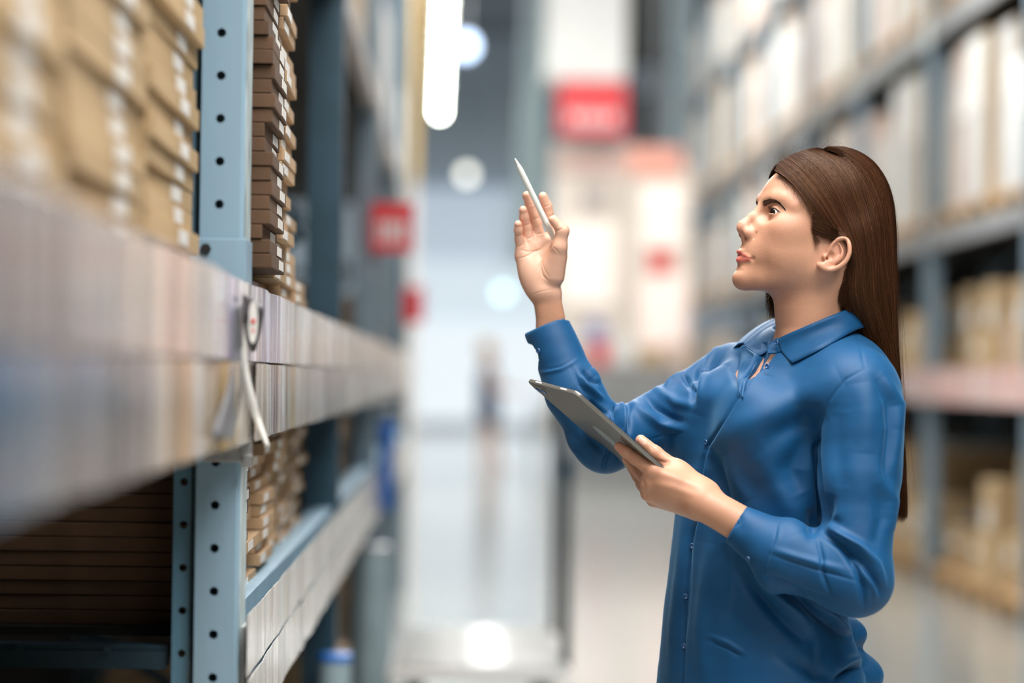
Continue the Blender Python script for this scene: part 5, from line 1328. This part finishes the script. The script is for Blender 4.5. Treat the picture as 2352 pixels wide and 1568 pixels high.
# ------------------------------------------------------------------ tablet position (needed by the fingers)
T_TR = P(1322, 905, 3.440); T_l = np.array([.177, .087, -.149]); T_l *= .2476/np.linalg.norm(T_l)
T_s = np.array([-.066, .164, .018]); T_s -= T_l*(T_s@T_l)/(T_l@T_l); T_s *= .1785/np.linalg.norm(T_s)      # TR -> TL
T_n = np.cross(T_s, T_l); T_n /= np.linalg.norm(T_n)
if T_n[1] > 0: T_n = -T_n                             # outward normal of the grey back
TH = .0059
def on_tab(px, py, off):
    d = P(px, py, 1.)-CAM; k = ((T_TR-CAM)@T_n+off)/(d@T_n); return CAM+d*k
def lh(px, py, Y): return P(px, py, Y)
# left hand ------------------------------------------------------------------
W0 = P(1720, 1215, 3.495); W1 = P(1660, 1180, 3.500); W2 = P(1610, 1152, 3.507)
Lm = [P(1497, 1080, 3.512), P(1489, 1108, 3.522), P(1490, 1132, 3.538), P(1502, 1147, 3.556)]
Lc = [P(1600, 1132, 3.512), P(1602, 1146, 3.512), P(1602, 1158, 3.520), P(1604, 1166, 3.530)]
iT = on_tab(1422, 1025, .0085); iD = on_tab(1436, 1036, .0090); iP = P(1458, 1052, iD[1]*.55+3.515*.45)
def finger(p, J, r, k=.004):
    return poly(p, J, r, k)
FI = [Lm[0], iP, iD, iT]
mT = on_tab(1440, 1054, .0085); FM = [Lm[1], P(1468, 1084, .5*mT[1]+.5*3.53), P(1455, 1070, .8*mT[1]+.2*3.53), mT]
rT = on_tab(1452, 1078, .0085); FR = [Lm[2], P(1474, 1110, .5*rT[1]+.5*3.545), P(1464, 1094, .8*rT[1]+.2*3.545), rT]
pT = on_tab(1464, 1098, .0080); FP = [Lm[3], P(1484, 1132, .5*pT[1]+.5*3.56), P(1474, 1116, .8*pT[1]+.2*3.56), pT]
THB = [P(1622, 1132, 3.520), P(1552, 1077, 3.535), P(1506, 1040, 3.545), P(1472, 1011, 3.552)]
def left_sdf(p):
    w = ell(p, W1, (.030, .019, .0245)) * 1.0
    d = poly(p, [W0, W1, W2], [.0275, .0262, .0255])
    for c, m, rm in zip(Lc, Lm, (.0125, .0125, .0118, .0105)): d = smin(d, cap(p, c, m, .0165, rm), .016)
    d = smin(d, poly(p, THB[:2], [.0185, .0135]), .018)
    d = smin(d, cap(p, P(1560, 1085, 3.533), P(1540, 1120, 3.518), .010, .012), .022)
    t = poly(p, THB[1:], [.0122, .0098, .0082], .005); d = smin(d, t, .006)
    for J, r in ((FI, (.0108, .0088, .0080, .0070)), (FM, (.0108, .0088, .0080, .0070)), (FR, (.0102, .0084, .0076, .0066)), (FP, (.0094, .0076, .0068, .0060))):
        d = smin(d, finger(p, J, r), .0045)
    for m, o in zip(Lm, (.0, .0, .0, .0)): d = smin(d, np.linalg.norm(p-m-np.array([.002, -.003, .001]), axis=1)-.0092, .007)
    return d
lV, lF = surface_nets(left_sdf, P(1400, 1250, 3.4)-[.01, 0, 0], P(1760, 980, 3.68)+[.01, 0, 0], .0011)
lV = settle(relax(lV, lF, 3, .5), lF, left_sdf, 2, maxd=.0006)
LST = [(np.array([C3(*q) for q in pl]), w_, a_) for pl, w_, a_ in [
 ([(985, 640), (1000, 655), (1005, 680)], 2.2, -.0006), ([(1000, 632), (1015, 650), (1018, 672)], 1.6, -.0004), ([(1130, 745), (1090, 758), (1050, 750), (1010, 735)], 4, -.0016),
 ([(960, 800), (930, 830), (900, 845), (880, 800)], 4, -.0014), ([(945, 960), (930, 900), (905, 870)], 5, -.0012), ([(960, 1010), (945, 980)], 3, -.001), ([(1000, 820), (1150, 860), (1350, 940)], 9, .0008), ([(990, 905), (1150, 940), (1320, 1000)], 9, .0007)]]
lV = displace(lV, lF, LST)
def ellw(V, px, py, rx, ry, ang, Y0=None):
    x, y = proj(V); a = math.radians(ang); u = (x-px)*math.cos(a)+(y-py)*math.sin(a); v = -(x-px)*math.sin(a)+(y-py)*math.cos(a)
    e = np.sqrt((u/rx)**2+(v/ry)**2); return np.clip((1.12-e)/.2, 0, 1)
nx, ny = C3(926, 603); NL = vnormals(lV, lF); vdl = CAM-lV; vdl /= np.linalg.norm(vdl, axis=1)[:, None]; facl = ((NL*vdl).sum(1) > 0)
l_nail = ellw(lV, nx, ny, 10.5, 6.5, 42)*facl
l_rosy = np.clip(sum(np.exp(-(np.linalg.norm(lV-q, axis=1)/.013)**2) for q in (iT, mT, rT, pT, THB[-1]))*.5+.25*sum(np.exp(-(np.linalg.norm(lV-m, axis=1)/.012)**2) for m in Lm), 0, .8)
BODY.append((lV, lF, {'nail': l_nail, 'rosy': l_rosy}))
# right hand ----------------------------------------------------------------
def R2(x, y, Y): return P(*C2(x, y), Y)
RF = {'index': ([R2(452, 770, 3.738), R2(432, 600, 3.742), R2(398, 455, 3.738), R2(365, 378, 3.733)], (.0098, .0083, .0077, .0068)),
      'middle': ([R2(348, 770, 3.738), R2(315, 590, 3.738), R2(268, 445, 3.732), R2(238, 372, 3.727)], (.0100, .0085, .0079, .0068)),
      'ring': ([R2(268, 800, 3.734), R2(238, 625, 3.728), R2(218, 540, 3.720), R2(210, 484, 3.714)], (.0095, .0079, .0073, .0063)),
      'pinky': ([R2(203, 860, 3.728), R2(180, 715, 3.720), R2(172, 640, 3.712), R2(171, 596, 3.707)], (.0088, .0070, .0065, .0057))}
RTH = [R2(452, 1000, 3.722), R2(492, 775, 3.708), R2(520, 648, 3.704), R2(446, 562, 3.703)]
def right_sdf(p):
    d = poly(p, [R2(430, 1520, 3.735), R2(424, 1330, 3.732), R2(398, 1180, 3.730)], [.0245, .0225, .0215])
    d = smax(d, np.abs(p[:, 1]-3.732)-.0185, .012)
    base = [R2(420, 1110, 3.732), R2(385, 1110, 3.733), R2(345, 1110, 3.732), R2(315, 1100, 3.730)]
    for b_, (J, r), rb in zip(base, RF.values(), (.0135, .014, .014, .0135)): d = smin(d, cap(p, b_, J[0], rb, r[0]+.0018), .016)
    d = smin(d, ell(p, R2(440, 925, 3.722), (.0185, .0150, .0280), rotm('Y', 12)), .012)       # thenar
    d = smin(d, ell(p, R2(262, 990, 3.724), (.0165, .0140, .0290), rotm('Y', -10)), .012)      # hypothenar
    d = smin(d, cap(p, R2(450, 770, 3.733), R2(490, 830, 3.716), .009, .010), .016)            # web
    t = poly(p, RTH, [.0165, .0118, .0092, .0072], .006); d = smin(d, t, .006)
    for J, r in RF.values(): d = smin(d, poly(p, J, r, .003), .0035)
    d = smin(d, poly(p, [J[0]+(J[1]-J[0])*.22 for J, r in RF.values()], [.009, .0095, .009, .008]), .010)
    return d
rlo = P(1165, 800, 3.68); rhi = P(1330, 420, 3.78)
rV, rF = surface_nets(right_sdf, (rlo[0]-.005, 3.665, rlo[2]-.01), (rhi[0]+.01, 3.785, rhi[2]+.01), .0010)
rV = settle(relax(rV, rF, 3, .5), rF, right_sdf, 2, maxd=.0006)
CRS = [([(160, 868), (225, 852), (290, 815), (345, 795), (390, 745)], 1.8, -.0011), ([(185, 795), (250, 812), (320, 800), (345, 790)], 1.6, -.0008), ([(455, 735), (400, 800), (358, 860), (345, 930), (365, 1000), (410, 1045)], 2.2, -.0016),
 ([(350, 880), (380, 960), (420, 1020)], 1.3, -.0005), ([(300, 690), (318, 735), (330, 775)], 2, -.0007), ([(290, 1010), (330, 930), (372, 850)], 1.2, -.0004), ([(255, 1155), (330, 1130), (400, 1112), (460, 1108)], 1.5, -.0004),
 ([(440, 770), (475, 800), (500, 840)], 1.4, -.0006), ([(455, 655), (490, 645), (520, 625)], 1.6, -.0009), ([(460, 640), (500, 632)], 1.2, -.0004)]
for (x0, y0), (x1, y1) in [((298, 672), (378, 662)), ((268, 562), (338, 540)), ((242, 452), (296, 430)), ((232, 712), (292, 690)), ((208, 608), (262, 592)), ((190, 515), (240, 502)), ((155, 775), (215, 752)), ((140, 690), (205, 682)), ((140, 612), (202, 612)), ((370, 462), (425, 440)), ((410, 540), (455, 515))]:
    CRS.append(([(x0, y0), ((x0+x1)/2, (y0+y1)/2+4), (x1, y1)], 1.5, -.0008))
CRL = [(np.array([C2(*q) for q in pl]), w_, a_) for pl, w_, a_ in CRS]
rV = displace(rV, rF, CRL)
xr_, yr_ = proj(rV); r_cre = np.zeros(len(rV)); NR = vnormals(rV, rF); facr = NR[:, 1] < .1
for pl, w_, a_ in CRL: r_cre = np.maximum(r_cre, hill(xr_, yr_, pl, w_, 1)*min(1, abs(a_)/.0014))
tipw = sum(np.exp(-(np.linalg.norm(rV-J[k], axis=1)/.012)**2) for J, r in RF.values() for k in (2, 3))+sum(.6*np.exp(-(np.linalg.norm(rV-J[1], axis=1)/.010)**2) for J, r in RF.values())+np.exp(-(np.linalg.norm(rV-RTH[3], axis=1)/.012)**2)
BODY.append((rV, rF, {'crease': r_cre*facr*.55, 'rosy': np.clip(tipw*.75, 0, .9), 'palm': .85*np.clip(-NR[:, 1]*1.6-.2, 0, 1)*np.clip((rV[:, 2]-P(1240, 700, 3.73)[2])/.02, 0, 1)}))
# chest and throat below the open collar, then the rest of the body under the clothes
VC_ = P(1742, 838, 3.575)
def chest_sdf(p):
    u = np.clip((np.linalg.norm(p-VC_, axis=1)-.060)/.05, 0, 1); return shirt_solid(p)+.0055+.017*u*u*(3-2*u)
cV, cF = surface_nets(chest_sdf, (.25, 3.42, .85), (.72, 3.92, 1.40), .004); BODY.append((relax(cV, cF, 2), cF, {}))
HIP = P(1752, 1600, 3.66); fl = .09
def leg(p, s, sc=1.0, off=0):
    h = HIP+TL_*s*.075+np.array([0, 0, -.02]); k = np.array([h[0]-.01, h[1], .46]); a = np.array([h[0]+.015, h[1], .09])
    return smin(cap(p, h, k, .082*sc+off, .056*sc+off), cap(p, k, a, .056*sc+off, .038*sc+off), .03)
def lower(p, off=0):
    d = ell(p, HIP+[0, 0, .02], (.105+off, .145+off, .11+off), RT)
    d = smin(d, leg(p, 1, 1, off), .04); return smin(d, leg(p, -1, 1, off), .04 if off < .005 else .03)
gV, gF = surface_nets(lambda p: lower(p, 0), (.2, 3.35, .03), (.75, 3.95, .92), .009); BODY.append((gV, gF, {}))
M['trouser'] = mat('dark_grey_trousers', (.035, .037, .045), .8, 0, .2, 30)
gV, gF = surface_nets(lambda p: smax(smax(lower(p, .010), -(p[:, 2]-.075), .004), p[:, 2]-.90, .004), (.2, 3.33, .03), (.75, 3.97, .95), .008)
wmesh('trousers', gV, gF, M['trouser'])
M['shoe'] = mat('white_trainer', (.7, .7, .7), .5, 0, .05)
for s in (1, -1):
    a = HIP+TL_*s*.075; a = np.array([a[0]+.015, a[1], 0])
    V, F = surface_nets(lambda p: smax(smin(cap(p, a+[0, 0, .055], a+TF*.02+[0, 0, .085], .042, .04), cap(p, a-TF*.03+[0, 0, .040], a+TF*.14+[0, 0, .033], .040, .034), .03), .002-p[:, 2], .004), (a[0]-.25, a[1]-.2, -.01), (a[0]+.15, a[1]+.15, .15), .004)
    wmesh('shoe', V, F, M['shoe'])
off = 0; bV = []; bF = []; at = {k: [] for k in ('lip', 'nail', 'rosy', 'crease', 'dark', 'palm')}
for V, F, A in BODY:
    bV.append(V); bF.append(F+off); off += len(V)
    for k in at: at[k].append(A.get(k, np.zeros(len(V))))
body = wmesh('body', np.concatenate(bV), np.concatenate(bF), M['skin'])
for k in at: vcol(body, k, np.concatenate(at[k]))
# ================================================================== tablet and stylus
M['alu'] = mat('grey_anodised_metal', (.34, .33, .30), .36, .7, .02, 10)
M['glass'] = mat('dark_glass', (.008, .008, .010), .06, 0, 0, spec=.8)
M['antenna'] = mat('dark_plastic_strip', (.10, .11, .12), .4)
te = empty('tablet', tuple(T_TR), 'slim grey tablet computer held low in her hand, its metal back facing the viewer', 'tablet')
def tw(u, v, h): return T_TR+T_l*u+T_s*v-T_n*h          # u along the long edge, v across, h into the tablet (0 = back face)
def tmesh(name, V, F, m, parent=None):
    me = bpy.data.meshes.new(name); me.from_pydata([tuple(q-T_TR) for q in V], [], F); me.update()
    bm = bmesh.new(); bm.from_mesh(me); bmesh.ops.recalc_face_normals(bm, faces=bm.faces); bm.to_mesh(me); bm.free()
    return link(name, me, parent or te, m)
def rrect(w, l, r, n=8):
    pts = []
    for cx, cy, a0 in ((l-r, w-r, 0), (r, w-r, 90), (r, r, 180), (l-r, r, 270)):
        for i in range(n+1): a = math.radians(a0+90*i/n); pts.append((cx+r*math.cos(a), cy+r*math.sin(a)))
    return pts
LL, WW = .2476, .1785
def slab(name, pts, h0, h1, m, parent=None, bev=0, rings=((0, 0), (1, 0))):
    n = len(pts); cx = sum(p[0] for p in pts)/n; cy = sum(p[1] for p in pts)/n; V = []
    prof = [(bev, h0), (bev*.3, h0+bev*.3), (0, h0+bev), (0, h1-bev), (bev*.3, h1-bev*.3), (bev, h1)] if bev else [(0, h0), (0, h1)]
    for ins, h in prof:
        for x, y in pts:
            dx, dy = x-cx, y-cy; L = math.hypot(dx, dy); V.append(tw((x-dx/L*ins)/LL, (y-dy/L*ins)/WW, h))
    k = len(prof); F = [(i*n+j, i*n+(j+1) % n, (i+1)*n+(j+1) % n, (i+1)*n+j) for i in range(k-1) for j in range(n)]+[tuple(range(n)), tuple(range((k-1)*n, k*n))]
    return tmesh(name, V, F, m, parent)
slab('housing', rrect(WW, LL, .011), 0, TH-.0004, M['alu'], bev=.0011)
slab('screen', [(x*.985+LL*.0075, y*.985+WW*.0075) for x, y in rrect(WW, LL, .011)], TH-.0003, TH+.0002, M['glass'])
# camera island in the far top corner of the back, lens, flash
def sub(u0, u1, v0, v1, r, n=8):
    return [(u0+x, v0+y) for x, y in rrect(v1-v0, u1-u0, r, n)]
isl = slab('camera_island', sub(.006, .030, WW-.052, WW-.006, .009), -.0014, .0, M['alu'], bev=.0004)
slab('lens', sub(.012, .024, WW-.024, WW-.012, .0059), -.0020, -.0014, M['glass'], isl); slab('lens', sub(.012, .024, WW-.044, WW-.032, .0059), -.0020, -.0014, M['glass'], isl)
M['spk'] = mat('pale_antenna_strip', (.78, .78, .76), .4)
def edge_strip(v0, v1, m, name):
    V = [tw(-.0022/LL*.1, v/WW, h) for v, h in ((v0, .0018), (v1, .0018), (v1, .0040), (v0, .0040))]; V = [q-T_l/np.linalg.norm(T_l)*.0003 for q in V]
    V2 = [q+T_l/np.linalg.norm(T_l)*.0004 for q in V]
    return tmesh(name, V+V2, [(0, 1, 2, 3), (7, 6, 5, 4), (0, 4, 5, 1), (1, 5, 6, 2), (2, 6, 7, 3), (3, 7, 4, 0)], m)
edge_strip(.035, .056, M['spk'], 'speaker_slot'); edge_strip(.125, .146, M['spk'], 'speaker_slot')
# oval emblem on the back (plain oval, its reflection put into the pale colour) 
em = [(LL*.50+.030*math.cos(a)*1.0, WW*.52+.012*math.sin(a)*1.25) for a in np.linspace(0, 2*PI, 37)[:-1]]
slab('emblem', em, -.0003, .0001, mat('pale_sheen_emblem', (.55, .60, .58), .25, .3, 0))
def buttons():
    u0, u1 = .02, .045
    s = -T_s/np.linalg.norm(T_s)
    V = [tw(u/LL, 0, h)+s*k for k in (-.0004, .0005) for u, h in ((u0, .002), (u1, .002), (u1, .004), (u0, .004))]
    tmesh('volume_button', V, [(3, 2, 1, 0), (4, 5, 6, 7), (0, 1, 5, 4), (1, 2, 6, 5), (2, 3, 7, 6), (3, 0, 4, 7)], M['alu'])
buttons()
# stylus
pa = P(1182.6, 363.5, 3.700); pm = P(1271, 545, 3.7185); ax = pm-pa; ax = ax/np.linalg.norm(ax)
L_ = np.linalg.norm(P(1299.5, 590, 3.725)-pa); pe = pa+ax*L_
pen = empty('stylus_pen', tuple(pa), 'white stylus pen pointing up between her fingers', 'stylus')
b = MB(); t_ = [0, .0012, .004, .009, .0095, .013, .020, .05, L_-.006, L_-.003, L_-.0012, L_]; rr_ = [.0004, .0010, .0016, .0025, .0026, .0034, .0044, .00445, .00445, .0042, .0034, .0012]
b.tube([ax*q for q in t_], rr_, 24); M['pen'] = mat('white_gloss_plastic', (.80, .83, .78), .28, 0, .01, coat=.4)
b.build('barrel', M['pen'], pen, smooth=True)
MB().tube([ax*.0093, ax*.0096], [.00262, .00266], 24).build('tip_ring', M['antenna'], pen)
# distant shopper
M['farskin'] = mat('distant_skin', (.70, .42, .30), .5); M['farnavy'] = mat('navy_cloth', (.03, .05, .13), .8); M['farhair'] = mat('light_orange_hair', (.62, .40, .20), .6)
far_person()
